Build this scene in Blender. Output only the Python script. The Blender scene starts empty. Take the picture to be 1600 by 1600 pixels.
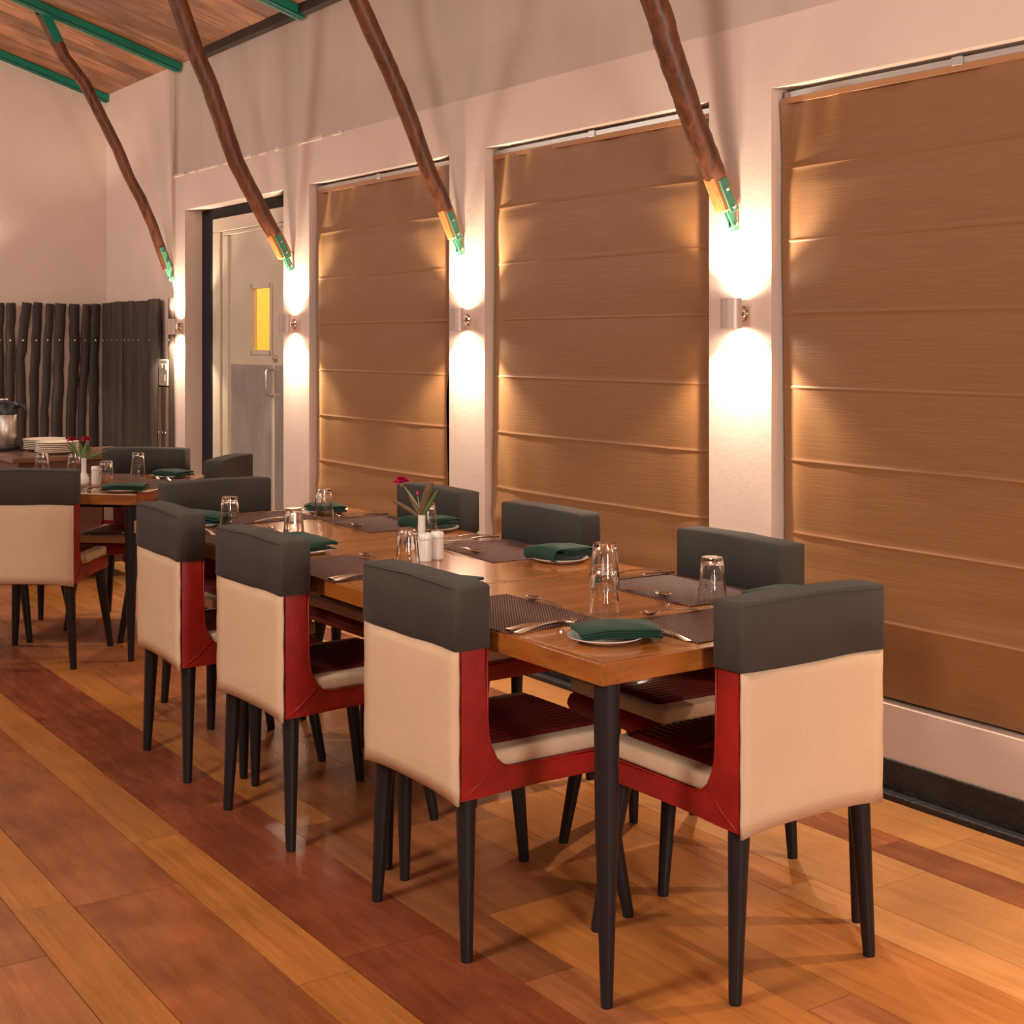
import bpy, bmesh, math, random
from mathutils import Vector, Matrix
random.seed(7)
PI = math.pi
SC = bpy.context.scene
COL = SC.collection
R = math.radians

# ------------------------------------------------------------------ camera
cam_d = bpy.data.cameras.new('camera')
cam_d.sensor_width = 36.0
cam_d.lens = 2188.6 / 1600.0 * 36.0
cam_d.shift_y = -0.16681
cam_d.clip_start = 0.05
cam = bpy.data.objects.new('camera', cam_d)
COL.objects.link(cam)
cam.location = (0, 0, 1.43)
cam.rotation_euler = (R(90), 0, R(90 - 34.461))
SC.camera = cam

# ------------------------------------------------------------------ world, exposure
w = bpy.data.worlds.new('night_world'); SC.world = w
w.use_nodes = True
w.node_tree.nodes['Background'].inputs[0].default_value = (0.02, 0.025, 0.04, 1)
w.node_tree.nodes['Background'].inputs[1].default_value = 0.3
SC.view_settings.view_transform = 'Standard'
SC.view_settings.look = 'None'
SC.view_settings.exposure = 0.0
SC.view_settings.gamma = 1.0
SC.view_settings.use_curve_mapping = False

# ------------------------------------------------------------------ room fill (added area lights, no visible lamps)
def area_light(name, loc, rot, size, energy, color, spread=180):
    l = bpy.data.lights.new(name, 'AREA'); l.shape = 'DISK'; l.size = size
    l.energy = energy; l.color = color; l.spread = R(spread)
    o = bpy.data.objects.new(name, l); COL.objects.link(o)
    o.location = loc; o.rotation_euler = rot
    return o
LG = {'S': 0.4, 'M': 3.3, 'W': 0.8, 'B': 0.6, 'H1': 2.3, 'H2': 0.2, 'H3': 3.2, 'R': 2.05, 'T': 0.55, 'L': 0.35}
AMB = (1.0, 0.86, 0.74)
def fill_light(g, loc, rot, size, energy, color=AMB):
    if LG[g] > 0: area_light('room_fill', loc, rot, size, energy*LG[g], color)
fill_light('H1', (-2.4, -1.6, 3.3), (R(35), 0, 0), 0.9, 55)
fill_light('H2', (-6.0, -1.6, 3.3), (R(35), 0, 0), 0.9, 55)
fill_light('H3', (-9.0, -1.0, 3.3), (R(30), 0, R(25)), 0.9, 30, (1.0, .93, .87))
fill_light('R', (1.3, 1.3, 1.6), (R(84), 0, R(72)), 0.8, 42, (1.0, .93, .86))
fill_light('L', (0.3, -1.3, 1.7), (R(82), 0, R(28)), 0.8, 30, (1.0, .92, .84))  # low fill added to brighten the wall below the right-hand blind
fill_light('T', (-3.0, 1.0, 3.75), (0, 0, 0), 0.6, 30)
fill_light('T', (-6.8, 1.0, 3.75), (0, 0, 0), 0.6, 30)

# ------------------------------------------------------------------ materials
MATS = {}
def srgb(r, g, b):
    f = lambda c: (c/255/12.92) if c/255 <= 0.04045 else ((c/255+0.055)/1.055)**2.4
    return (f(r), f(g), f(b), 1)
def new_mat(name):
    m = bpy.data.materials.new(name); m.use_nodes = True
    nt = m.node_tree; b = nt.nodes['Principled BSDF']
    MATS[name] = m
    return m, nt, b
def node(nt, t, **kw):
    n = nt.nodes.new(t)
    for k, v in kw.items(): setattr(n, k, v)
    return n
def simple(name, col, rough=0.5, metal=0.0, bump=0.0, bscale=40, var=0.0, vscale=6, spec=0.5, sheen=0.0, stretch=(1,1,1), coat=0.0):
    m, nt, b = new_mat(name)
    b.inputs['Base Color'].default_value = (*col[:3], 1)
    b.inputs['Roughness'].default_value = rough
    b.inputs['Metallic'].default_value = metal
    b.inputs['Specular IOR Level'].default_value = spec
    b.inputs['Sheen Weight'].default_value = sheen
    b.inputs['Coat Weight'].default_value = coat
    if bump or var:
        tc = node(nt, 'ShaderNodeTexCoord'); mp = node(nt, 'ShaderNodeMapping')
        mp.inputs['Scale'].default_value = stretch
        nt.links.new(tc.outputs['Object'], mp.inputs[0])
    if bump:
        n = node(nt, 'ShaderNodeTexNoise'); n.inputs['Scale'].default_value = bscale; n.inputs['Detail'].default_value = 4
        nt.links.new(mp.outputs[0], n.inputs['Vector'])
        bp = node(nt, 'ShaderNodeBump'); bp.inputs['Strength'].default_value = bump; bp.inputs['Distance'].default_value = 0.01
        nt.links.new(n.outputs['Fac'], bp.inputs['Height']); nt.links.new(bp.outputs[0], b.inputs['Normal'])
    if var:
        n2 = node(nt, 'ShaderNodeTexNoise'); n2.inputs['Scale'].default_value = vscale; n2.inputs['Detail'].default_value = 5
        nt.links.new(mp.outputs[0], n2.inputs['Vector'])
        cr = node(nt, 'ShaderNodeValToRGB')
        cr.color_ramp.elements[0].position = 0.3; cr.color_ramp.elements[1].position = 0.7
        cr.color_ramp.elements[0].color = (*[c*(1-var) for c in col[:3]], 1)
        cr.color_ramp.elements[1].color = (*[min(1, c*(1+var*0.5)) for c in col[:3]], 1)
        nt.links.new(n2.outputs['Fac'], cr.inputs[0]); nt.links.new(cr.outputs[0], b.inputs['Base Color'])
    return m
def wood(name, dark, light, scale=(1.2, 14, 14), rough=0.35, bump=0.15, rnd=0.35, coat=0.0, blotch=0.0, detail=6, rough_var=0.1):
    """grain runs along local X of scale; each object gets its own offset and tone"""
    m, nt, b = new_mat(name)
    tc = node(nt, 'ShaderNodeTexCoord'); oi = node(nt, 'ShaderNodeObjectInfo')
    mul = node(nt, 'ShaderNodeVectorMath', operation='SCALE'); mul.inputs[3].default_value = 37.0
    cmb = node(nt, 'ShaderNodeCombineXYZ')
    for i in range(3): nt.links.new(oi.outputs['Random'], cmb.inputs[i])
    nt.links.new(cmb.outputs[0], mul.inputs[0])
    add = node(nt, 'ShaderNodeVectorMath', operation='ADD')
    nt.links.new(tc.outputs['Object'], add.inputs[0]); nt.links.new(mul.outputs[0], add.inputs[1])
    mp = node(nt, 'ShaderNodeMapping'); mp.inputs['Scale'].default_value = scale
    nt.links.new(add.outputs[0], mp.inputs[0])
    n = node(nt, 'ShaderNodeTexNoise'); n.inputs['Scale'].default_value = 3.0; n.inputs['Detail'].default_value = detail
    n.inputs['Roughness'].default_value = 0.65; n.inputs['Distortion'].default_value = 0.6
    nt.links.new(mp.outputs[0], n.inputs['Vector'])
    cr = node(nt, 'ShaderNodeValToRGB')
    cr.color_ramp.elements[0].position = 0.28; cr.color_ramp.elements[1].position = 0.72
    cr.color_ramp.elements[0].color = (*dark[:3], 1); cr.color_ramp.elements[1].color = (*light[:3], 1)
    nt.links.new(n.outputs['Fac'], cr.inputs[0])
    hs = node(nt, 'ShaderNodeHueSaturation')
    mr = node(nt, 'ShaderNodeMapRange'); mr.inputs[3].default_value = 1 - rnd; mr.inputs[4].default_value = 1 + rnd
    nt.links.new(oi.outputs['Random'], mr.inputs[0]); nt.links.new(mr.outputs[0], hs.inputs['Value'])
    nt.links.new(cr.outputs[0], hs.inputs['Color'])
    last = hs.outputs[0]
    if blotch:
        n2 = node(nt, 'ShaderNodeTexNoise'); n2.inputs['Scale'].default_value = 4.5; n2.inputs['Detail'].default_value = 4
        nt.links.new(add.outputs[0], n2.inputs['Vector'])
        mr2 = node(nt, 'ShaderNodeMapRange'); mr2.inputs[1].default_value = 0.3; mr2.inputs[2].default_value = 0.7
        mr2.inputs[3].default_value = 1 - blotch; mr2.inputs[4].default_value = 1 + blotch
        nt.links.new(n2.outputs['Fac'], mr2.inputs[0])
        hs2 = node(nt, 'ShaderNodeHueSaturation'); nt.links.new(mr2.outputs[0], hs2.inputs['Value'])
        nt.links.new(last, hs2.inputs['Color']); last = hs2.outputs[0]
    nt.links.new(last, b.inputs['Base Color'])
    rr = node(nt, 'ShaderNodeMapRange'); rr.inputs[3].default_value = rough - rough_var; rr.inputs[4].default_value = rough + rough_var
    nt.links.new(n.outputs['Fac'], rr.inputs[0]); nt.links.new(rr.outputs[0], b.inputs['Roughness'])
    b.inputs['Coat Weight'].default_value = coat; b.inputs['Coat Roughness'].default_value = 0.12
    if bump:
        bp = node(nt, 'ShaderNodeBump'); bp.inputs['Strength'].default_value = bump; bp.inputs['Distance'].default_value = 0.004
        nt.links.new(n.outputs['Fac'], bp.inputs['Height']); nt.links.new(bp.outputs[0], b.inputs['Normal'])
    return m

PLASTER = simple('plaster', (0.70, 0.545, 0.455), 0.75, bump=0.07, bscale=38, var=0.05, vscale=3, spec=0.25)
PLASTER_UP = simple('plaster_upper', (0.60, 0.47, 0.395), 0.8, bump=0.15, bscale=20, var=0.05, vscale=2.5, spec=0.2, stretch=(2.5, 2.5, 0.25))
BLACK_PAINT = simple('black_paint', (0.018, 0.016, 0.017), 0.55, bump=0.6, bscale=60, var=0.5, vscale=14)
BLACK_FRAME = simple('black_frame', (0.020, 0.017, 0.020), 0.7, spec=0.15)
DOOR_WHITE = simple('door_paint', (0.60, 0.49, 0.37), 0.45, bump=0.05, var=0.04)
ALU_SHEET = simple('aluminium_sheet', (0.50, 0.45, 0.42), 0.36, metal=0.55, bump=0.5, bscale=7, var=0.2, vscale=5, stretch=(1.5, 1.5, 0.5))
ALU = simple('window_alu', (0.45, 0.42, 0.40), 0.35, metal=0.7)
CHROME = simple('chrome', (0.72, 0.68, 0.64), 0.14, metal=1.0)
STEEL = simple('brushed_steel', (0.55, 0.50, 0.46), 0.25, metal=1.0, bump=0.15, bscale=30, stretch=(40, 40, 0.4))
LAMP_METAL = simple('lamp_metal', (0.52, 0.40, 0.34), 0.4, metal=0.35)
GREEN_STEEL = simple('green_steel', (0.0, 0.19, 0.125), 0.4, var=0.1)
GREEN_BRACKET = simple('green_bracket', (0.06, 0.24, 0.15), 0.4)
BEIGE = simple('beige_canvas', (0.60, 0.415, 0.27), 0.85, bump=0.12, bscale=120, var=0.05, vscale=5, spec=0.2)
CHARCOAL = simple('charcoal_cloth', (0.060, 0.053, 0.045), 0.9, bump=0.12, bscale=160, var=0.12, vscale=6, sheen=0.05, spec=0.12)
RED = simple('red_leather', (0.30, 0.014, 0.009), 0.38, bump=0.10, bscale=60, var=0.35, vscale=7, spec=0.3)
RED_SEAT = simple('red_ribbed_leather', (0.13, 0.012, 0.011), 0.36, var=0.3, vscale=8)
LEG_BLACK = simple('black_leg', (0.013, 0.010, 0.011), 0.4, bump=0.05, bscale=60, spec=0.3)
NAPKIN = simple('green_napkin', (0.011, 0.046, 0.027), 0.8, bump=0.12, bscale=220, sheen=0.08, spec=0.2)
PORCELAIN = simple('white_porcelain', (0.80, 0.72, 0.64), 0.15, coat=0.3)
PLATE_CREAM = simple('cream_plate', (0.84, 0.72, 0.57), 0.25)
BLACK_PLASTIC = simple('black_plastic', (0.018, 0.019, 0.022), 0.35)
MATT_BLACK = simple('matt_black', (0.012, 0.011, 0.011), 0.85, spec=0.1)
SWITCH = simple('switch_plastic', (0.42, 0.35, 0.28), 0.4)
LEAF = simple('leaf_green', (0.10, 0.16, 0.035), 0.5, var=0.25, vscale=20)
LEAF_OLD = simple('leaf_bronze', (0.17, 0.10, 0.045), 0.5, var=0.35, vscale=18)
STEM = simple('stem_green', (0.25, 0.30, 0.14), 0.5)
PETAL = simple('petal_pink', (0.55, 0.01, 0.09), 0.5, var=0.2, vscale=30)
PETAL_RED = simple('petal_red', (0.50, 0.008, 0.04), 0.5, var=0.2, vscale=30)
RUNNER = simple('runner_cloth', (0.30, 0.17, 0.13), 0.8, bump=0.1, bscale=100)
GROUT = simple('subfloor', (0.05, 0.025, 0.014), 0.9)
STRUT_WOOD = wood('strut_wood', (0.032, 0.011, 0.007), (0.21, 0.062, 0.020), scale=(9, 9, 1.0), rough=0.42, bump=0.5, rnd=0.12)
STRUT_CUT = wood('strut_cut', (0.36, 0.11, 0.03), (0.62, 0.24, 0.07), scale=(10, 10, 1.0), rough=0.5, bump=0.2, rnd=0.05)
LOG_WOOD = wood('palisade_wood', (0.018, 0.011, 0.009), (0.068, 0.044, 0.031), scale=(10, 10, 0.8), rough=0.75, bump=0.8, rnd=0.3)
LOG_PALE = wood('palisade_wood_pale', (0.06, 0.035, 0.022), (0.20, 0.12, 0.07), scale=(10, 10, 0.8), rough=0.75, bump=0.8, rnd=0.2)
CEIL_WOOD = wood('ceiling_wood', (0.15, 0.055, 0.026), (0.44, 0.19, 0.085), scale=(9, 0.9, 9), rough=0.5, bump=0.2, rnd=0.4, blotch=0.3)
DARK_BROWN = simple('dark_brown', (0.030, 0.016, 0.010), 0.7, bump=0.3)
FLOOR_NARROW = wood('floor_orange', (0.34, 0.112, 0.023), (0.50, 0.185, 0.044), scale=(0.9, 16, 16), rough=0.30, bump=0.06, rnd=0.12, blotch=0.12)
FLOOR_RED = wood('floor_red', (0.22, 0.060, 0.018), (0.33, 0.105, 0.033), scale=(1.2, 9, 9), rough=0.27, bump=0.06, rnd=0.16, blotch=0.28)
FLOOR_DARK = wood('floor_dark_red', (0.16, 0.036, 0.013), (0.25, 0.066, 0.023), scale=(1.2, 9, 9), rough=0.26, bump=0.06, rnd=0.12, blotch=0.25)
FLOOR_BROWN = wood('floor_brown', (0.25, 0.080, 0.026), (0.40, 0.140, 0.048), scale=(1.0, 14, 14), rough=0.30, bump=0.06, rnd=0.16, blotch=0.2)
FLOOR_TAN_LIT = wood('floor_tan_lit', (0.44, 0.185, 0.053), (0.61, 0.28, 0.095), scale=(0.9, 16, 16), rough=0.32, bump=0.06, rnd=0.14, blotch=0.12)  # tan planks by the window wall, light there painted into the colour
TABLE_WOOD = wood('table_wood', (0.25, 0.078, 0.013), (0.54, 0.20, 0.036), scale=(7.0, 0.7, 7.0), rough=0.20, bump=0.05, rnd=0.04, coat=0.35, blotch=0.12, rough_var=0.05)
TABLE_EDGE = wood('table_edge', (0.21, 0.060, 0.009), (0.39, 0.125, 0.020), scale=(2.0, 2.0, 9.0), rough=0.28, bump=0.05, rnd=0.04, coat=0.2, blotch=0.15)
SIDE_WOOD = wood('sideboard_wood', (0.045, 0.013, 0.010), (0.10, 0.030, 0.022), scale=(5, 1.2, 8), rough=0.35, bump=0.05, rnd=0.05)
SIDE_TOP = wood('sideboard_top', (0.13, 0.055, 0.035), (0.22, 0.10, 0.065), scale=(6, 1.0, 6), rough=0.3, bump=0.05, rnd=0.05)

def glass_mat(name, col=(1, 1, 1), rough=0.0, ior=1.47):
    m, nt, b = new_mat(name)
    b.inputs['Base Color'].default_value = (*col, 1); b.inputs['Roughness'].default_value = rough
    b.inputs['Transmission Weight'].default_value = 1.0; b.inputs['IOR'].default_value = ior
    return m
GLASS = glass_mat('clear_glass', (0.97, 0.96, 0.95))
PANE = simple('dark_window_glass', (0.010, 0.010, 0.016), 0.05, spec=0.6)
DOOR_PANE = glass_mat('door_glass', (0.95, 0.93, 0.85), 0.02, 1.1)
def emit_mat(name, col, s):
    m, nt, b = new_mat(name)
    b.inputs['Base Color'].default_value = (*col, 1)
    b.inputs['Emission Color'].default_value = (*col, 1); b.inputs['Emission Strength'].default_value = s
    return m
BULB = emit_mat('bulb_glow', (1.0, 0.80, 0.55), 9.0*LG['B'])

# roman blind cloth: silk-like weave, horizontal slubs
def blind_cloth():
    m, nt, b = new_mat('blind_cloth')
    tc = node(nt, 'ShaderNodeTexCoord'); mp = node(nt, 'ShaderNodeMapping'); mp.inputs['Scale'].default_value = (3, 3, 130)
    nt.links.new(tc.outputs['Object'], mp.inputs[0])
    n = node(nt, 'ShaderNodeTexNoise'); n.inputs['Scale'].default_value = 1.6; n.inputs['Detail'].default_value = 5
    nt.links.new(mp.outputs[0], n.inputs['Vector'])
    cr = node(nt, 'ShaderNodeValToRGB')
    cr.color_ramp.elements[0].position = 0.3; cr.color_ramp.elements[1].position = 0.75
    cr.color_ramp.elements[0].color = (0.200, 0.080, 0.026, 1); cr.color_ramp.elements[1].color = (0.245, 0.104, 0.034, 1)
    nt.links.new(n.outputs['Fac'], cr.inputs[0]); nt.links.new(cr.outputs[0], b.inputs['Base Color'])
    bp = node(nt, 'ShaderNodeBump'); bp.inputs['Strength'].default_value = 0.16; bp.inputs['Distance'].default_value = 0.004
    nt.links.new(n.outputs['Fac'], bp.inputs['Height']); nt.links.new(bp.outputs[0], b.inputs['Normal'])
    b.inputs['Roughness'].default_value = 0.5; b.inputs['Sheen Weight'].default_value = 0.55; b.inputs['Sheen Roughness'].default_value = 0.45
    b.inputs['Sheen Tint'].default_value = (1.0, 0.60, 0.27, 1)
    return m
BLIND = blind_cloth()
BLIND_TAPE = simple('blind_tape', (0.36, 0.16, 0.06), 0.6)

# placemat: woven twill, fine diagonal ribs (the mats at the table ends lie wrong side up)
def mat_cloth(name, ang):
    m, nt, b = new_mat(name)
    tc = node(nt, 'ShaderNodeTexCoord')
    dt = node(nt, 'ShaderNodeVectorMath', operation='DOT_PRODUCT'); dt.inputs[1].default_value = (math.cos(R(ang)), math.sin(R(ang)), 0)
    nt.links.new(tc.outputs['Object'], dt.inputs[0])
    ml = node(nt, 'ShaderNodeMath', operation='MULTIPLY'); ml.inputs[1].default_value = 2*PI/0.0064
    nt.links.new(dt.outputs['Value'], ml.inputs[0])
    sn = node(nt, 'ShaderNodeMath', operation='SINE'); nt.links.new(ml.outputs[0], sn.inputs[0])
    mr = node(nt, 'ShaderNodeMapRange'); mr.inputs[1].default_value = -1; mr.inputs[2].default_value = 1
    nt.links.new(sn.outputs[0], mr.inputs[0])
    cr = node(nt, 'ShaderNodeValToRGB')
    cr.color_ramp.elements[0].position = 0.25; cr.color_ramp.elements[1].position = 0.75
    cr.color_ramp.elements[0].color = (0.026, 0.013, 0.013, 1); cr.color_ramp.elements[1].color = (0.20, 0.100, 0.085, 1)
    nt.links.new(mr.outputs[0], cr.inputs[0]); nt.links.new(cr.outputs[0], b.inputs['Base Color'])
    bp = node(nt, 'ShaderNodeBump'); bp.inputs['Strength'].default_value = 0.4; bp.inputs['Distance'].default_value = 0.002
    nt.links.new(mr.outputs[0], bp.inputs['Height']); nt.links.new(bp.outputs[0], b.inputs['Normal'])
    b.inputs['Roughness'].default_value = 0.6; b.inputs['Specular IOR Level'].default_value = 0.2
    return m
MAT_WEAVE = mat_cloth('placemat_weave', 57); MAT_WEAVE_BACK = mat_cloth('placemat_weave_back', -33)

# ------------------------------------------------------------------ mesh helpers
def link_mesh(name, bm, mat, parent=None, loc=(0,0,0), rot=(0,0,0), smooth=False, mods=()):
    bmesh.ops.recalc_face_normals(bm, faces=bm.faces[:])
    me = bpy.data.meshes.new(name); bm.to_mesh(me); bm.free()
    if smooth:
        for p in me.polygons: p.use_smooth = True
    me.materials.append(mat)
    o = bpy.data.objects.new(name, me); COL.objects.link(o)
    o.location = loc; o.rotation_euler = rot
    if parent: o.parent = parent
    for t, kw in mods:
        md = o.modifiers.new(t.lower(), t)
        for k, v in kw.items(): setattr(md, k, v)
    return o
def auto_smooth(o, ang=35):
    me = o.data
    for p in me.polygons: p.use_smooth = True
    bm = bmesh.new(); bm.from_mesh(me)
    for e in bm.edges:
        if len(e.link_faces) == 2 and e.calc_face_angle(0) > R(ang): e.smooth = False
    bm.to_mesh(me); bm.free()
    return o
def box(bm, x0, x1, y0, y1, z0, z1, bev=0.0, seg=1):
    r = bmesh.ops.create_cube(bm, size=1.0)
    vs = r['verts']
    for v in vs:
        v.co = Vector((x0 + (v.co.x+0.5)*(x1-x0), y0 + (v.co.y+0.5)*(y1-y0), z0 + (v.co.z+0.5)*(z1-z0)))
    if bev > 0:
        es = list({e for v in vs for e in v.link_edges})
        bmesh.ops.bevel(bm, geom=es, offset=bev, segments=seg, affect='EDGES', profile=0.5)
def tube(bm, pts, rads, n=10, caps=True, squash=None):
    """tube along points; squash = (axis vector, factor) flattens it"""
    rings = []
    P = [Vector(p) for p in pts]
    d = (P[-1] - P[0]).normalized()
    a = d.cross(Vector((0, 0, 1)) if abs(d.z) < 0.8 else Vector((1, 0, 0))).normalized()
    for i, p in enumerate(P):
        d = (P[min(i+1, len(P)-1)] - P[max(i-1, 0)]).normalized()
        a = (a - d*a.dot(d)).normalized(); b = d.cross(a).normalized()
        ring = []
        for k in range(n):
            t = 2*PI*k/n
            off = (a*math.cos(t) + b*math.sin(t))*rads[i]
            if squash: 
                ax = squash[0]; off = off - ax*(off.dot(ax))*(1-squash[1])
            ring.append(bm.verts.new(p + off))
        rings.append(ring)
    for i in range(len(rings)-1):
        for k in range(n):
            bm.faces.new((rings[i][k], rings[i][(k+1)%n], rings[i+1][(k+1)%n], rings[i+1][k]))
    if caps:
        bm.faces.new(rings[0][::-1]); bm.faces.new(rings[-1])
    return rings
def lathe(bm, prof, n=24, close=False, c=(0,0,0), mod=None):
    """prof: list of (radius, z)"""
    rings = []
    for j, (r, z) in enumerate(prof):
        if r < 1e-6:
            rings.append([bm.verts.new((c[0], c[1], c[2]+z))])
        else:
            ring = []
            for k in range(n):
                t = 2*PI*k/n
                rr = r*(mod(t, j) if mod else 1)
                ring.append(bm.verts.new((c[0]+rr*math.cos(t), c[1]+rr*math.sin(t), c[2]+z)))
            rings.append(ring)
    L = len(rings)
    for i in range(L if close else L-1):
        A, B = rings[i], rings[(i+1) % L]
        for k in range(n):
            a0, a1 = A[k % len(A)], A[(k+1) % len(A)]
            b0, b1 = B[k % len(B)], B[(k+1) % len(B)]
            vs = []
            for v in (a0, a1, b1, b0):
                if v not in vs: vs.append(v)
            if len(vs) >= 3: bm.faces.new(vs)
def prism_x(bm, prof, x0, x1):
    """extrude a (y,z) polygon along x"""
    a = [bm.verts.new((x0, y, z)) for y, z in prof]; b = [bm.verts.new((x1, y, z)) for y, z in prof]
    n = len(prof)
    fs = [bm.faces.new(a), bm.faces.new(b[::-1])]
    for i in range(n): fs.append(bm.faces.new((a[i], b[i], b[(i+1)%n], a[(i+1)%n])))
    return fs
def tag(o, label=None, cat=None, group=None, kind=None):
    if label: o['label'] = label
    if cat: o['category'] = cat
    if group: o['group'] = group
    if kind: o['kind'] = kind
    return o
def thing(name, label, cat, loc=(0,0,0), rz=0.0, group=None):
    o = bpy.data.objects.new(name, None); COL.objects.link(o)
    o.empty_display_size = 0.1
    o.location = loc; o.rotation_euler = (0, 0, rz)
    return tag(o, label, cat, group)
def copy_tree(o, parent=None):
    c = o.copy(); COL.objects.link(c)
    if parent: c.parent = parent
    for ch in list(o.children): copy_tree(ch, c)
    return c
def part_box(name, mat, parent, x0, x1, y0, y1, z0, z1, bev=0.0, seg=1):
    bm = bmesh.new(); box(bm, x0, x1, y0, y1, z0, z1, bev, seg)
    return link_mesh(name, bm, mat, parent)
def struct_empty(name):
    o = bpy.data.objects.new(name, None); COL.objects.link(o)
    return tag(o, kind='structure')

# ================================================================== SETTING
YW = 3.474          # front face of the window wall
XB = -10.5          # back wall
XF, YL = 1.6, -3.2  # walls behind and left of the camera
def ceil_z(y): return 3.29 + 0.31*(YW - y)

# ---- floor: planks, wide and narrow strips by turns, running along the window wall
floor_bm = bmesh.new(); box(floor_bm, XB, XF, YL, YW+0.15, -0.08, -0.012)
floor = tag(link_mesh('floor', floor_bm, GROUT), kind='structure')
strips = []      # (y0, y1, material, joints)
strips += [(0.675, 0.953, FLOOR_BROWN, [-8.2,-7.1,-5.9,-4.75,-3.3,-2.0]),
           (0.953, 1.090, FLOOR_NARROW, [-8.8,-7.5,-6.2,-4.9,-3.59,-2.3]),
           (1.090, 1.366, FLOOR_RED, [-9.0,-7.7,-6.3,-4.9,-3.545,-2.2]),
           (1.366, 1.510, FLOOR_NARROW, [-8.9,-7.5,-6.2,-4.93,-3.90,-2.832,-1.7]),
           (1.510, 1.788, FLOOR_DARK, [-9.3,-7.9,-6.6,-5.35,-4.1,-2.9,-1.6]),
           (1.788, 1.928, FLOOR_BROWN, [-9.0,-7.6,-6.35,-5.0,-3.75,-2.56,-1.5]),
           (1.928, 2.212, FLOOR_BROWN, [-9.2,-7.9,-6.7,-5.4,-4.2,-2.915,-1.7]),
           (2.212, 2.352, FLOOR_BROWN, [-8.7,-7.4,-6.1,-4.8,-3.5,-2.11,-1.4]),
           (2.352, 2.630, FLOOR_NARROW, [-9.1,-7.8,-6.5,-5.2,-3.9,-2.53,-1.5]),
           (2.630, 2.770, FLOOR_NARROW, [-8.8,-7.5,-6.3,-5.1,-3.8,-2.62,-1.6]),
           (2.770, 3.060, FLOOR_TAN_LIT, [-9.0,-7.7,-6.4,-5.1,-3.8,-2.48,-1.3]),
           (3.060, 3.200, FLOOR_RED, [-8.6,-7.3,-6.0,-4.7,-3.4,-2.68,-1.35]),
           (3.200, YW+0.02, FLOOR_TAN_LIT, [-9.1,-7.8,-6.5,-5.2,-3.9,-2.58,-1.4])]
def plank(x0, x1, y0, y1, mat, dz):
    bm = bmesh.new()
    cx, cy = (x0+x1)/2, (y0+y1)/2
    g = 0.0012
    box(bm, x0-cx+g, x1-cx-g, y0-cy+g, y1-cy-g, -0.012, 0.0)
    o = link_mesh('plank', bm, mat, floor, (cx, cy, dz))
    return o
for (y0, y1, m, js) in strips:
    xs = [XB] + js + [XF]
    for i in range(len(xs)-1):
        mm = m
        if m is FLOOR_BROWN and random.random() < 0.2: mm = FLOOR_NARROW
        if m is FLOOR_NARROW and xs[i] > -3.0 and y0 > 2 and random.random() < 0.35: mm = FLOOR_TAN_LIT
        plank(xs[i], xs[i+1], y0, y1, mm, 0.0)
y = 0.675; k = 0
while y > YL+0.05:
    wdt = 0.137 if k % 2 == 0 else 0.285
    xs = [XB, -7.6 + random.uniform(-.6, .6), -4.9 + random.uniform(-.6, .6), -2.4 + random.uniform(-.5, .5), -0.4 + random.uniform(-.5, .5), XF]
    for i in range(len(xs)-1):
        plank(xs[i], xs[i+1], y-wdt, y, FLOOR_NARROW if k % 2 == 0 else FLOOR_RED, 0.0)
    y -= wdt; k += 1

# ---- window wall: pillars, sill, lintel band and the set-back upper wall
BAYS = [(-7.054, -5.582), (-5.28, -3.795), (-3.48, -1.98), (-1.66, -0.18)]
DOORBAY = (-8.902, -7.384)
wbm = bmesh.new()
T = 0.30
box(wbm, XB-0.1, DOORBAY[0], YW, YW+T, 0, 2.545)                     # far corner up to the door
edges = [(DOORBAY[1], BAYS[0][0]), (BAYS[0][1], BAYS[1][0]), (BAYS[1][1], BAYS[2][0]), (BAYS[2][1], BAYS[3][0]), (BAYS[3][1], XF)]
for a, b in edges: box(wbm, a, b, YW, YW+T, 0, 2.302)
for a, b in BAYS: box(wbm, a, b, YW, YW+T, 0, 0.285)
box(wbm, DOORBAY[0], XF, YW, YW+T, 2.302, 2.545)                     # lintel band
box(wbm, XB-0.1, -9.13, YW, YW+T, 2.545, 3.4)
wall_right = tag(link_mesh('wall_right', wbm, PLASTER), kind='structure')
ubm = bmesh.new(); box(ubm, -9.13, XF, YW+0.012, YW+T, 2.545, 3.4)
link_mesh('upper_wall', ubm, PLASTER_UP, wall_right)
# rough plaster lip along the set-back ledge
lbm = bmesh.new()
xx = -9.1
while xx < -6.6:
    l = random.uniform(0.03, 0.12)
    if random.random() < 0.6: box(lbm, xx, xx+l, YW-0.004, YW+0.02, 2.535, 2.545+random.uniform(0.004, 0.014), 0.003)
    xx += l
lip = link_mesh('plaster_lip', lbm, PLASTER, wall_right); lip['kind'] = 'stuff'
# dark strip along the top of the window wall, under the boards
part_box('trim_1', DARK_BROWN, None, -8.62, XF, YW-0.045, YW+0.05, 3.252, 3.36)['kind'] = 'structure'

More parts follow.
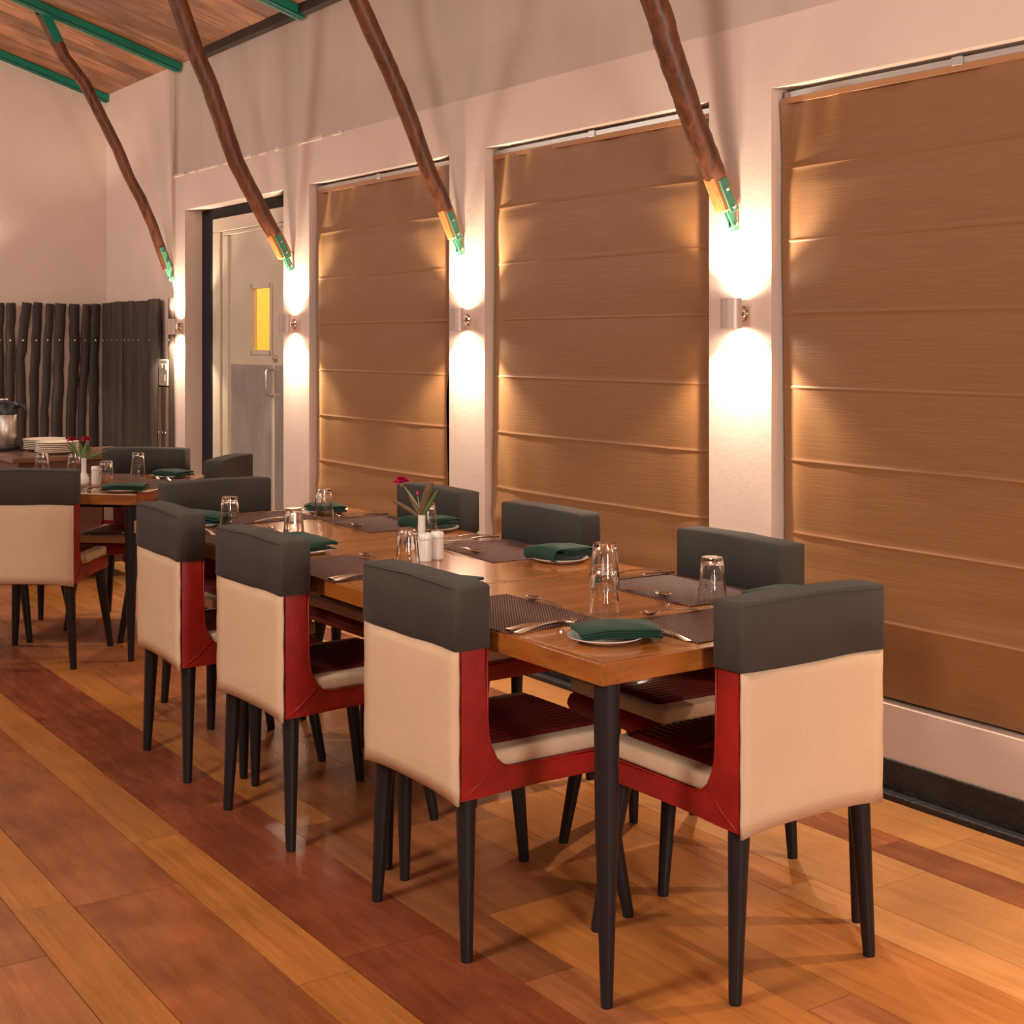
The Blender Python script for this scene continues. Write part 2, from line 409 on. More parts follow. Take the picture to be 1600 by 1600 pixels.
# ---- other walls
bbm = bmesh.new()
vs = [bbm.verts.new(v) for v in ((XB, YL, 0), (XB, YW, 0), (XB, YW, ceil_z(YW)+.02), (XB, 0.0, ceil_z(0)+.02), (XB, YL, ceil_z(0)+.02))]
vb = [bbm.verts.new((v.co.x-0.1, v.co.y, v.co.z)) for v in vs]
bbm.faces.new(vs); bbm.faces.new(vb[::-1])
for i in range(5): bbm.faces.new((vs[i], vb[i], vb[(i+1)%5], vs[(i+1)%5]))
tag(link_mesh('wall_back', bbm, PLASTER), kind='structure')
part_box('wall_left', PLASTER, None, XB-0.1, XF+0.1, YL-0.1, YL, 0, ceil_z(0)+0.1)['kind'] = 'structure'
part_box('wall_front', PLASTER, None, XF, XF+0.1, YL, YW+T, 0, ceil_z(0)+0.1)['kind'] = 'structure'

# ---- ceiling: sloped boards running up from the window wall
SL = math.atan(0.31)
ceiling = struct_empty('ceiling')
bx = [XB-0.02, -10.07, -9.746, -9.52, -9.29, -8.98, -8.72, -8.40, -8.039, -7.728, -7.50, -7.291, -6.95, -6.62, -6.3]
while bx[-1] < XF: bx.append(bx[-1] + random.uniform(0.24, 0.36))
LEN = (YW + 0.12) / math.cos(SL)
bmb = bmesh.new(); box(bmb, -5.0, 7.0, -0.0, LEN + .05, 0.026, 0.05)
for i in range(len(bx)-1):
    bm = bmesh.new(); wd = bx[i+1]-bx[i]
    box(bm, -wd/2+0.003, wd/2-0.003, -LEN/2, LEN/2, 0.0, 0.024, 0.003)
    o = link_mesh('ceiling_board', bm, CEIL_WOOD, ceiling)
    yc = (YW+0.12)/2
    o.location = ((bx[i]+bx[i+1])/2, yc, ceil_z(yc) + random.uniform(0, 0.004)); o.rotation_euler = (-SL, 0, 0)
o = link_mesh('board_backing', bmb, DARK_BROWN, ceiling); o.location = (XB+5, 0, ceil_z(0)); o.rotation_euler = (-SL, 0, 0)
part_box('flat_panel', CEIL_WOOD, ceiling, XB-0.1, XF+0.1, YL-0.1, 0.02, ceil_z(0)+0.03, ceil_z(0)+0.06)
# green steel rafters
def rafter(n, x, wdt, y_end):
    bm = bmesh.new(); L2 = y_end/math.cos(SL)
    box(bm, -wdt/2, wdt/2, 0, L2, -0.055, 0.0, 0.003)
    box(bm, -wdt/2-0.02, wdt/2, 0, L2, -0.055, -0.048)
    o = link_mesh('trim_%d' % n, bm, GREEN_STEEL); o.location = (x, 0, ceil_z(0)); o.rotation_euler = (-SL, 0, 0)
    tag(o, kind='structure')
rafter(2, -10.46, 0.06, YW+0.01); rafter(3, -9.0, 0.055, YW+0.01); rafter(4, -7.13, 0.06, YW+0.01); rafter(5, -5.30, 0.06, YW+0.01); rafter(6, -3.5, 0.06, YW+0.01)

# ---- baseboard: black painted skirting on the window wall
bm = bmesh.new()
for a, b in ((-7.384, XF), (XB+.1, -8.902)):
    box(bm, a, b, YW-0.008, YW, 0, 0.117, 0.002); box(bm, a, b, YW-0.04, YW-0.006, 0, 0.022, 0.004)
tag(link_mesh('baseboard_right', bm, BLACK_PAINT), kind='structure')

# ---- windows: dark night glass in aluminium frames behind the blinds
for i, (a, b) in enumerate(BAYS):
    fb = bmesh.new()
    for q in ((a, a+.035, .285, 2.302), (b-.035, b, .285, 2.302), ((a+b)/2-.02, (a+b)/2+.02, .285, 2.302)):
        box(fb, q[0], q[1], YW+.075, YW+.115, q[2], q[3], .003)
    box(fb, a, b, YW+.075, YW+.115, .285, .33, .003); box(fb, a, b, YW+.075, YW+.115, 2.26, 2.302, .003)
    fr = tag(link_mesh('window_%d' % (i+1), fb, ALU), kind='structure')
    part_box('pane', PANE, fr, a+.03, (a+b)/2-.018, YW+.093, YW+.099, .325, 2.265)
    part_box('pane', PANE, fr, (a+b)/2+.018, b-.03, YW+.093, YW+.099, .325, 2.265)

# ---- door in the last bay
d0, d1 = DOORBAY
YD = YW + 0.120
door = struct_empty('door_1'); 
bm = bmesh.new()
box(bm, d0-.0, d0+.21, YD, YD+.10, 0, 2.30); box(bm, d0+.21, d1, YD, YD+.10, 2.225, 2.30)
link_mesh('frame_black', bm, BLACK_FRAME, door)
bm = bmesh.new()
box(bm, d0+.21, d0+.33, YD-.012, YD+.05, 0, 2.14, .004); box(bm, d0+.35, d0+.44, YD-.004, YD+.05, 0, 2.112, .004); box(bm, d0+.33, d0+.35, YD+.01, YD+.05, 0, 2.14)
box(bm, d0+.21, d1, YD-.012, YD+.05, 2.14, 2.228, .004); box(bm, d0+.35, d1, YD-.004, YD+.045, 2.114, 2.138, .003)
link_mesh('frame_white', bm, DOOR_WHITE, door)
lx0, lx1 = d0+.44, d1+.25
px0, px1, pz0, pz1 = -8.115, -7.83, 1.365, 1.765
bm = bmesh.new()
for q in ((lx0, px0, 0, 2.115), (px1, lx1, 0, 2.115), (px0, px1, 0, pz0), (px0, px1, pz1, 2.115)): box(bm, q[0], q[1], YD+.01, YD+.045, q[2], q[3])
leaf = link_mesh('door_leaf', bm, DOOR_WHITE, door)
bm = bmesh.new()
for q in ((px0-.02, px0+.012, pz0-.02, pz1+.02), (px1-.012, px1+.02, pz0-.02, pz1+.02), (px0, px1, pz0-.02, pz0+.01), (px0, px1, pz1-.01, pz1+.02)):
    box(bm, q[0], q[1], YD+.002, YD+.03, q[2], q[3], .002)
link_mesh('pane_bead', bm, DOOR_WHITE, leaf)
part_box('pane', DOOR_PANE, leaf, px0, px1, YD+.022, YD+.028, pz0, pz1)
part_box('kick_plate', ALU_SHEET, leaf, lx0+.03, -7.815, YD+.004, YD+.012, 0.02, 1.285, .001)
part_box('kick_plate', ALU_SHEET, leaf, -7.775, lx1-.02, YD+.006, YD+.012, 0.02, 1.285, .001)
bm = bmesh.new(); hx = -7.80
tube(bm, [(hx, YD+.008, 1.26), (hx, YD-.035, 1.255), (hx, YD-.04, 1.24), (hx, YD-.04, 1.12), (hx, YD-.035, 1.105), (hx, YD+.008, 1.10)], [.007]*6, 8)
auto_smooth(link_mesh('handle', bm, STEEL, leaf))
bm = bmesh.new(); lathe(bm, [(0, .018), (.010, .018), (.014, .012), (.022, .010), (.024, 0), (0, 0)], 16)
auto_smooth(link_mesh('lock', bm, STEEL, leaf, (-7.765, YD+.01, 1.325), (R(90), 0, 0)))
# lit kitchen passage behind the door's little window
yp = YW+T
pas = bmesh.new()
box(pas, d0-.3, d1+.5, yp+1.2, yp+1.25, 0, 2.6); box(pas, d0-.35, d0-.3, yp, yp+1.25, 0, 2.6); box(pas, d1+.5, d1+.55, yp, yp+1.25, 0, 2.6)
box(pas, d0-.35, d1+.55, yp, yp+1.25, 2.6, 2.65); box(pas, d0-.35, d1+.55, yp, yp+1.25, -.05, 0)
YELLOW = simple('yellow_wall', (0.78, 0.52, 0.16), 0.7)
tag(link_mesh('wall_passage', pas, YELLOW), kind='structure')
area_light('passage_lamp', ((d0+d1)/2+.1, yp+.6, 2.5), (0, 0, 0), 0.25, 48*(LG['B'] > 0), (1.0, .80, .42))

pl = thing('pendant_lamp', 'slim grey cone lamp seen through the little window of the door', 'lamp', (-8.12, yp+.55, 1.66))
bm = bmesh.new(); lathe(bm, [(.016, .22), (.020, .21), (.034, .0), (.031, .0), (.017, .205), (0, .215)], 16); auto_smooth(link_mesh('cone_shade', bm, LAMP_METAL, pl), 50)
bm = bmesh.new(); tube(bm, [(0, 0, .21), (0, 0, .93)], [.003, .003], 6); link_mesh('cord', bm, BLACK_PLASTIC, pl)
bm = bmesh.new(); lathe(bm, [(0, -.02), (.018, -.012), (.024, .01), (.015, .04), (0, .045)], 12); link_mesh('bulb', bm, BULB, pl, smooth=True)

# ================================================================== ROMAN BLINDS
def blind(i, x0, x1, zb, label, curl):
    """cloth hanging in the bay; seams every 248 mm, softly rippled near the sides"""
    yb = YW + 0.048
    t = thing('roman_blind', label, 'blind', ((x0+x1)/2, yb, zb), 0, 'roman blinds on the window wall')
    W = x1-x0; H = 2.262-zb
    nx = 56
    seams = [s for s in (2.022, 1.774, 1.526, 1.272, 1.024, 0.777, 0.540) if s > zb+.05]
    rnd = random.Random(i*11+3)
    ph = [rnd.uniform(0, 6.28) for _ in range(8)]
    bm = bmesh.new(); V = []
    zs = sorted({round(zb + H*k/130, 4) for k in range(131)} | {round(s + q, 4) for s in seams for q in (-.007, -.0035, 0, .0035, .007)})
    nz = len(zs)-1
    for a in range(nz+1):
        z = zs[a]
        row = []
        for b in range(nx+1):
            u = b/nx; x = -W/2 + W*u
            e0 = math.exp(-u*W/0.16); e1 = math.exp(-(1-u)*W/0.16)
            up = max(0, (z-2.0)/0.26)
            dep = 0.005*math.sin(x*3.1+ph[0]) + 0.0035*math.sin(x*7+z*1.3+ph[1])
            dep += up**1.5*(0.007*math.sin(x*42+ph[2])*(e0*1.6+e1*.8+.18) + .004*math.sin(x*21+ph[3]))
            dep += 0.008*math.sin(x*24+z*2.1+ph[4])*(e0+e1)*(0.45+0.55*math.sin(z*4+ph[5])**2)
            dep += -0.046*(1-math.exp(-u*W/.11))*(1-math.exp(-(1-u)*W/.11))*min(1, (2.262-z)/.3)*min(1, .35+(z-zb)/.35)
            low = max(0, (0.80-z)/0.5)
            dep += low*(0.006*math.sin(z*31+x*2.5+ph[6]) + 0.004*math.sin(z*55-x*4+ph[7]))*(0.4+e0+.4*e1)
            # each fold sags forward a little below its seam
            for s in seams:
                q = (s - z)/0.248
                if 0 <= q < 1: dep += -0.0040*math.sin(PI*min(1, q*1.05))*(0.55+0.45*math.cos(x*1.7+s*3))*(1.4-.4*s)
                dd = abs(z-s)
                if dd < 0.006: dep += -0.0034*(1-dd/0.006)
            cx = 0.0
            if curl: 
                g = math.exp(-((z-1.60)/0.16)**2)*math.exp(-u*W/0.05)
                cx = 0.045*g; dep += -0.02*g
                # lower right corner kicks out from the frame
                cx += -0.05*math.exp(-(1-u)*W/0.06)*min(1, max(0, (1.75-z)/0.6))
            row.append(bm.verts.new((x+cx, max(-0.058, min(0.03, dep)), z-zb)))
        V.append(row)
    for a in range(nz):
        for b in range(nx):
            bm.faces.new((V[a][b], V[a][b+1], V[a+1][b+1], V[a+1][b]))
    link_mesh('blind_cloth', bm, BLIND, t, smooth=True)
    for s in seams:
        bm = bmesh.new()
        pts = [(-W/2+W*k/10, -0.006, s-zb) for k in range(11)]
        tube(bm, [(p[0]*0.985, p[1]+0.016, p[2]) for p in pts], [.004]*11, 6)
        link_mesh('batten', bm, BLIND_TAPE, t, smooth=True)
    part_box('heading_tape', BLIND_TAPE, t, -W/2, W/2, -.007, .004, 2.248-zb, 2.270-zb, .002)
    part_box('head_rail', ALU, t, -W/2+.01, W/2-.01, -.006, .02, 2.268-zb, 2.290-zb, .002)
    part_box('rail_clip', ALU, t, -.025, .015, -.012, -.006, 2.266-zb, 2.292-zb, .001)
    bm = bmesh.new(); tube(bm, [(-W/2+.01, 0.006, .012), (W/2-.01, .006, .012)], [.007, .007], 8)
    link_mesh('bottom_bar', bm, BLIND_TAPE, t, smooth=True)
    return t
blind(0, -7.045, -5.610, .295, 'farthest golden brown roman blind, its left edge curling off the dark glass', True)
blind(1, -5.270, -3.805, .292, 'golden brown roman blind between the two sconce pillars, behind the middle of the table', False)
blind(2, -3.470, -1.99, .298, 'largest golden brown roman blind, at the right edge behind the end chair', False)
blind(3, -1.650, -0.19, .298, 'golden brown roman blind on the window nearest the camera, out of frame', False)

# ================================================================== WALL SCONCES (up and down light)
def spot(parent, loc, rot, energy, size, blend, rad):
    l = bpy.data.lights.new('sconce_beam', 'SPOT'); l.energy = energy; l.spot_size = R(size); l.spot_blend = blend
    l.shadow_soft_size = rad; l.color = (1.0, .82, .62)
    o = bpy.data.objects.new('sconce_beam', l); COL.objects.link(o); o.parent = parent; o.location = loc; o.rotation_euler = rot
def make_sconce(loc, rz, label, power=1.0):
    t = thing('wall_sconce', label, 'lamp', loc, rz, 'up and down wall sconces')
    # local frame: wall plane at y=0, room towards -y
    bm = bmesh.new(); r, th, h = .043, .0025, .105; n = 14
    V = []
    for k in range(n+1):
        a = PI + PI*k/n
        V.append([bm.verts.new((rr*math.cos(a), -.052 + rr*math.sin(a), z)) for rr, z in ((r, -h/2), (r, h/2), (r-th, h/2), (r-th, -h/2))])
    for k in range(n):
        for q in range(4): bm.faces.new((V[k][q], V[k+1][q], V[k+1][(q+1)%4], V[k][(q+1)%4]))
    bm.faces.new(V[0]); bm.faces.new(V[-1][::-1])
    auto_smooth(link_mesh('shade', bm, LAMP_METAL, t))
    bm = bmesh.new(); box(bm, -.0405, .0405, -.0535, -.0515, -h/2+.004, h/2-.004)
    link_mesh('back_panel', bm, LAMP_METAL, t)
    bm = bmesh.new(); box(bm, -.002, .002, -.096, -.094, -h/2+.012, h/2-.01, .0008)
    link_mesh('shade_seam', bm, LAMP_METAL, t)
    bm = bmesh.new()
    tube(bm, [(0, -.012, 0), (0, -.053, 0)], [.012, .012], 12)
    link_mesh('bracket_arm', bm, CHROME, t, smooth=True)
    bm = bmesh.new(); lathe(bm, [(0, .012), (.024, .012), (.028, .008), (.028, 0), (0, 0)], 20)
    auto_smooth(link_mesh('wall_rose', bm, CHROME, t, (0, 0, 0), (R(90), 0, 0)))
    for s in (1, -1):
        bm = bmesh.new(); lathe(bm, [(0, .012), (.012, .010), (.016, 0), (.014, -.02), (0, -.02)], 14)
        link_mesh('bulb', bm, BULB, t, (0, -.072, s*.034), (0 if s > 0 else PI, 0, 0), smooth=True)
        rot = (PI, 0, 0) if s > 0 else (0, 0, 0)
        spot(t, (0, -.050, s*(h/2-.002)), rot, 15*power*LG['S'], 74, .5, .012)
        spot(t, (0, -.050, s*(h/2-.001)), rot, 15*power*LG['M'], 126, .4, .012)
        spot(t, (0, -.050, s*(h/2+.001)), rot, 5*power*LG['W'], 172, .35, .02)
    return t
ZL = 1.527
make_sconce((-3.615, YW, ZL), 0, 'metal up-down sconce on the nearest visible pillar, left of the right-hand blind')
make_sconce((-5.42, YW, ZL), 0, 'metal up-down sconce on the pillar between the far and middle blinds')
make_sconce((-7.23, YW, ZL), 0, 'metal up-down sconce on the pillar between the door and the far blind', .9)
make_sconce((-8.975, YW, ZL), 0, 'metal up-down sconce beside the log palisade, left of the door', .8)
make_sconce((-1.82, YW, ZL), 0, 'metal up-down sconce on the pillar to the right, outside the frame')
make_sconce((0.0, YW, ZL), 0, 'metal up-down sconce on the pillar beside the camera, outside the frame')
make_sconce((XB, 2.30, 1.82), R(90), 'metal up-down sconce on the far wall above the palisade, outside the frame', .6)

# ================================================================== ROOF STRUTS
STR = [(-9.1, .036, [(2.600, 3.53), (2.739, 3.441-.18), (2.867, 3.112), (2.968, 2.922), (3.083, 2.706), (3.161, 2.526), (3.252, 2.364), (3.327, 2.202), (3.398, 2.003), (3.425, 1.935)],
        'thin rough log roof strut in the far corner, leftmost of four'),
       (-7.25, .045, [(2.66, 3.54), (2.790, 3.261), (2.88, 3.022), (2.972, 2.827), (3.039, 2.647), (3.08, 2.538), (3.125, 2.421), (3.19, 2.305), (3.255, 2.195), (3.309, 2.098), (3.376, 2.0), (3.412, 1.925)],
        'knotty dark log roof strut crossing in front of the white door'),
       (-5.46, .038, [(2.64, 3.55), (2.80, 3.21), (2.928, 2.93), (3.037, 2.727), (3.086, 2.638), (3.135, 2.543), (3.188, 2.433), (3.235, 2.321), (3.292, 2.195), (3.353, 2.091), (3.391, 2.001), (3.424, 1.925)],
        'reddish log roof strut ending at the pillar between far and middle blinds'),
       (-3.65, .044, [(2.62, 3.55), (2.80, 3.17), (2.95, 2.87), (3.09, 2.589), (3.13, 2.507), (3.153, 2.438), (3.191, 2.356), (3.226, 2.281), (3.258, 2.212), (3.299, 2.135), (3.344, 2.054), (3.384, 1.984), (3.418, 1.915)],
        'thickest reddish log roof strut, ending above the nearest visible sconce')]
for i, (x, rad, path, lab) in enumerate(STR):
    p_end = Vector((x, path[-1][0], path[-1][1]))
    t = thing('roof_strut', lab, 'beam', p_end, 0, 'log roof struts')
    rnd = random.Random(40+i)
    pts, rads = [], []
    for k in range(len(path)-1):
        for s in range(3):
            f = s/3; yy = path[k][0]*(1-f)+path[k+1][0]*f; zz = path[k][1]*(1-f)+path[k+1][1]*f
            pts.append(Vector((x + rnd.uniform(-.002, .002), yy, zz)) - p_end)
            tt = len(pts)/(3*len(path))
            rads.append(rad*(1.12-0.22*tt)*rnd.uniform(.975, 1.03))
    pts.append(Vector((0, 0, 0))); rads.append(rad*.88)
    # stop the full round log short; the last stretch is sawn narrower and carries the plates
    cut = len(pts)-5
    d = (pts[-1]-pts[cut]).normalized()
    bm = bmesh.new(); tube(bm, pts[:cut+1], rads[:cut+1], 14)
    for v in bm.verts: v.co += Vector((rnd.uniform(-1, 1), rnd.uniform(-1, 1), rnd.uniform(-1, 1)))*rad*.02
    auto_smooth(link_mesh('log', bm, STRUT_WOOD, t), 50)
    # local frame of the end piece: d down the log, xa along X (flat faces), nb normal
    xa = Vector((1, 0, 0)); nb = d.cross(xa).normalized()
    L = (pts[-1]-pts[cut]).length + .02
    M = Matrix((xa, nb, d)).transposed().to_4x4(); M.translation = pts[cut]
    def endpart(name, mat, x0, x1, y0, y1, z0, z1, bev, parent=t):
        bm = bmesh.new(); box(bm, x0, x1, y0, y1, z0, z1, bev)
        bm.transform(M)
        return link_mesh(name, bm, mat, parent)
    endpart('sawn_end', STRUT_CUT if i else STRUT_WOOD, -rad*.62, rad*.62, -rad*.86, rad*.86, -.01, L, .006)
    for s in (1, -1):
        pl = endpart('bracket_plate', GREEN_BRACKET, *(sorted((s*rad*.63, s*(rad*.63+.006)))), -rad*.52, rad*.40, .01, L+.01, .001)
        for zz in (.05, .118):
            bm = bmesh.new(); lathe(bm, [(0, .008), (.006, .008), (.0085, .003), (.0085, -.002), (0, -.002)], 8)
            bm.transform(M @ Matrix.Translation((s*(rad*.63+.006), -rad*.08, zz)) @ Matrix.Rotation(s*PI/2, 4, 'Y'))
            link_mesh('bolt', bm, STEEL, pl)
    cl = endpart('wall_clevis', GREEN_BRACKET, -.012, -.006, -.016, .016, L-.02, L+.085, .002)
    endpart('wall_clevis', GREEN_BRACKET, .006, .012, -.016, .016, L-.02, L+.085, .002)
    bm = bmesh.new(); tube(bm, [(-.02, 0, L+.06), (.022, 0, L+.06)], [.008, .008], 10); bm.transform(M); link_mesh('pin', bm, STEEL, t)
    bm = bmesh.new(); pw = pts[cut]+d*(L+.07)
    yw_loc = YW - p_end.y
    tube(bm, [(0, pw.y-.02, pw.z), (0, yw_loc+.005, pw.z-.008)], [.006, .006], 8); link_mesh('wall_lug', bm, GREEN_BRACKET, t)
    # green steel shoe at the rafter
    bm = bmesh.new(); d0v = (pts[3]-pts[0]).normalized(); M0 = Matrix((xa, d0v.cross(xa).normalized(), d0v)).transposed().to_4x4(); M0.translation = pts[0]
    for s in (1, -1): box(bm, *(sorted((s*rad*1.05, s*(rad*1.05+.006)))), -.03, .03, -.05, .20, .001)
    bm.transform(M0); link_mesh('rafter_shoe', bm, GREEN_STEEL, t)

# ================================================================== LOG PALISADE
def log_piece(parent, pts, w, flat_axis, mat, seed, nail_z):
    rnd = random.Random(seed)
    P, Rr = [], []
    for k in range(len(pts)-1):
        a, b = Vector(pts[k]), Vector(pts[k+1])
        for s in range(3):
            f = s/3; P.append(a.lerp(b, f) + flat_axis.cross(Vector((0, 0, 1)))*rnd.uniform(-.004, .004)); Rr.append(w*rnd.uniform(.93, 1.07))
    P.append(Vector(pts[-1])); Rr.append(w)
    bm = bmesh.new(); tube(bm, P, Rr, 9, squash=(flat_axis, .5))
    o = auto_smooth(link_mesh('log', bm, mat, parent), 60)
    if nail_z is not None:
        q = min(P, key=lambda p: abs(p.z-nail_z))
        bm = bmesh.new(); lathe(bm, [(0, .004), (.006, .003), (.009, 0), (0, 0)], 8)
        M = flat_axis.to_track_quat('Z', 'Y').to_matrix().to_4x4(); M.translation = Vector((q.x, q.y, nail_z)) + flat_axis*(w*.49)
        bm.transform(M); link_mesh('nail', bm, STEEL, o)
back = thing('log_palisade', 'screen of dark upright split logs nailed to the far wall, behind the coffee urn', 'log screen', (XB, 2.95, 0))
BS = [(2.59, 2.592, 2.59, .034), (2.688, 2.686, 2.686, .026), (2.762, 2.757, 2.751, .035), (2.879, 2.831, 2.840, .037), (2.959, 2.936, 2.925, .035),
      (3.045, 3.022, 3.003, .031), (3.122, 3.108, 3.097, .042), (3.222, 3.226, 3.196, .040), (3.320, 3.303, 3.279, .033), (3.386, 3.373, 3.369, .038)]
for k in range(7): BS.insert(0, (2.51-k*.085, 2.51-k*.085, 2.50-k*.085, .037))
for k, (a, b, c, wv) in enumerate(BS):
    zt = 1.708 + random.uniform(-.008, .008)
    log_piece(back, [(.026, a-2.95, zt), (.026, (a+b)/2-2.95, 1.52), (.026, b-2.95, 1.30), (.026, (b+c)/2-2.95, 1.06), (.026, c-2.95, .85), (.026, c-2.95, .02)], wv*.96, Vector((1, 0, 0)), LOG_WOOD, k, 1.435)
side = thing('log_palisade', 'screen of dark upright split logs on the window wall, beside the switch plate', 'log screen', (-9.8, YW, 0))
SS = [(-10.40, .05), (-10.30, .055), (-10.19, .055), (-10.06, .062), (-9.948, .048), (-9.853, .047), (-9.76, .047), (-9.667, .046), (-9.525, .09), (-9.342, .078)]
for k, (xc, wv) in enumerate(SS):
    zt = 1.715 + random.uniform(-.006, .006)
    log_piece(side, [(xc+9.8, -.006-wv*.55, zt), (xc+9.8+random.uniform(-.01, .01), -.006-wv*.55, 1.2), (xc+9.8, -.006-wv*.55, .6), (xc+9.8, -.006-wv*.55, .02)], wv, Vector((0, -1, 0)), LOG_WOOD, 60+k, 1.435)
for k, (xc, wv) in enumerate([(-9.292+.05, .042), (-9.195+.02, .040), (-9.128, .03)]):
    log_piece(side, [(xc+9.8, -.035, 1.118), (xc+9.8, -.035, .6), (xc+9.8, -.035, .02)], wv, Vector((0, -1, 0)), LOG_PALE if k != 1 else LOG_WOOD, 80+k, .81)
log_piece(side, [(-9.095+9.8, -.022, 1.72), (-9.095+9.8, -.022, 1.1), (-9.095+9.8, -.022, .02)], .034, Vector((0, -1, 0)), LOG_WOOD, 90, 1.435)

# switch plate above the short logs
t = thing('switch_plate', 'cream switch plate on the wall between palisade and sconce', 'switch', (-9.175, YW, 1.215))
part_box('plate', SWITCH, t, -.095, .075, -.048, 0, -.088, .09, .004)
part_box('rocker', SWITCH, t, -.06, -.01, -.053, -.047, .02, .06, .002)
part_box('rocker', SWITCH, t, .01, .06, -.053, -.047, .02, .06, .002)
part_box('socket', SWITCH, t, -.03, .04, -.052, -.047, -.06, -.01, .002)

# ================================================================== DINING CHAIR (local: rear face y=0, front +y)
def make_chair(label):
    t = thing('dining_chair', label, 'chair', (0, 0, 0), 0, 'upholstered dining chairs')
    W = .2215
    # red leather body: L profile with a filleted inside corner
    prof = [(.004, .382), (.004, .740), (.074, .740), (.075, .560), (.078, .525), (.086, .492), (.100, .464), (.120, .446), (.145, .440),
            (.455, .440), (.474, .434), (.484, .420), (.486, .408), (.478, .392), (.462, .385), (.20, .389), (.07, .384)]
    bm = bmesh.new(); prism_x(bm, prof, -W, W)
    es = [e for e in bm.edges if abs(e.verts[0].co.x-e.verts[1].co.x) < 1e-5]
    bmesh.ops.bevel(bm, geom=es, offset=.006, segments=2, affect='EDGES', profile=.6)
    auto_smooth(link_mesh('body', bm, RED, t), 40)
    # diagonal seam on each flank where back and seat leathers meet
    for s in (-1, 1):
        bm = bmesh.new(); tube(bm, [(s*(W+.0005), .012, .390), (s*(W+.0012), .055, .418), (s*(W+.0005), .104, .462)], [.0022]*3, 6)
        link_mesh('seam', bm, RED, t, smooth=True)
        bm = bmesh.new(); tube(bm, [(s*(W-.001), yy, zz) for yy, zz in ((.0755, .735), (.077, .56), (.080, .525), (.088, .492), (.102, .466), (.122, .449), (.147, .4425), (.30, .4425), (.455, .4425))], [.0028]*9, 6)
        link_mesh('piping', bm, RED, t, smooth=True)
    # beige canvas rear panel, slightly puffed, hem sagging to the corners
    bm = bmesh.new(); nx, nz = 12, 10; G = []
    for a in range(nz+1):
        row = []
        for b in range(nx+1):
            u = b/nx*2-1; v = a/nz
            zb = .388 - .013*abs(u)**3
            z = zb + (.736-zb)*v
            yy = -.0045*(1-abs(u)**10)*(1-(2*v-1)**12)**.5 - .001 + .0010*math.sin(v*19+b)*abs(u)**4
            row.append(bm.verts.new((u*(W+.001), yy, z)))
        G.append(row)
    for a in range(nz):
        for b in range(nx): bm.faces.new((G[a][b], G[a][b+1], G[a+1][b+1], G[a+1][b]))
    ob = link_mesh('rear_panel', bm, BEIGE, t, smooth=True, mods=[('SOLIDIFY', dict(thickness=.006, offset=1.0))])
    # beige cushion: slab on the seat + slim lining up the front of the back
    bm = bmesh.new(); box(bm, -W+.006, W-.006, .083, .478, .441, .484, .012, 3)
    box(bm, -W+.008, W-.008, .070, .083, .47, .739, .004, 2)
    auto_smooth(link_mesh('cushion', bm, BEIGE, t), 40)
    # ribbed red panel on the seat and smooth red panel on the back
    def rib(u): return abs(math.sin(u))**.6
    bm = bmesh.new(); n = 120; ribs = 14; prof2 = []
    xw = .168
    rows = []
    for yv, drop in ((.098, .006), (.104, .001), (.42, 0), (.452, .001), (.462, .006)):
        row = []
        for k in range(n+1):
            u = k/n; edge = min(1, min(u, 1-u)*18)
            ex = xw*(1 if drop < .004 else .965)
            row.append(bm.verts.new((-ex+2*ex*u, yv, .4835 + .004*edge + (.0062*rib(u*PI*ribs))*edge - drop)))
        rows.append(row)
    for a in range(len(rows)-1):
        for b in range(n): bm.faces.new((rows[a][b], rows[a][b+1], rows[a+1][b+1], rows[a+1][b]))
    link_mesh('seat_panel', bm, RED_SEAT, t, smooth=True, mods=[('SOLIDIFY', dict(thickness=.006, offset=-1.0))])
    bm = bmesh.new(); box(bm, -.160, .160, .080, .090, .495, .738, .004, 2)
    auto_smooth(link_mesh('back_panel', bm, RED_SEAT, t), 40)
    # charcoal slip cover over the top of the back
    bm = bmesh.new(); nseg = 10
    x1, y0, y1, z0, z1 = W+.006, -.012, .084, .731, .880
    box(bm, -x1, x1, y0, y1, z0, z1)
    bmesh.ops.delete(bm, geom=[f for f in bm.faces if abs(f.normal.z+1) < .01 or f.calc_center_median().z < z0+.001], context='FACES')
    bmesh.ops.bevel(bm, geom=[e for e in bm.edges if e.is_manifold], offset=.012, segments=3, affect='EDGES', profile=.55)
    bmesh.ops.subdivide_edges(bm, edges=[e for e in bm.edges if abs(e.verts[0].co.x-e.verts[1].co.x) > .2], cuts=8, use_grid_fill=True)
    for v in bm.verts:
        u = v.co.x/x1
        if v.co.z > .8: v.co.z += .004*(1-u*u)
        if v.co.z < z0+.002: v.co.z += .0015*math.sin(v.co.x*17+v.co.y*20)
        v.co.y += .0015*math.sin(v.co.x*31+v.co.z*40)
    auto_smooth(link_mesh('slip_cover', bm, CHARCOAL, t, mods=[('SOLIDIFY', dict(thickness=.004, offset=-1.0))]), 45)
    bm = bmesh.new(); tube(bm, [(-x1+.008, y0-.0005, z1-.006), (0, y0-.001, z1+.0005), (x1-.008, y0-.0005, z1-.006)], [.0022]*3, 6)
    link_mesh('cover_seam', bm, CHARCOAL, t, smooth=True)
    # four tapered legs, splayed
    for o in t.children: o.data.transform(Matrix.Translation((0, 0, -.011)))
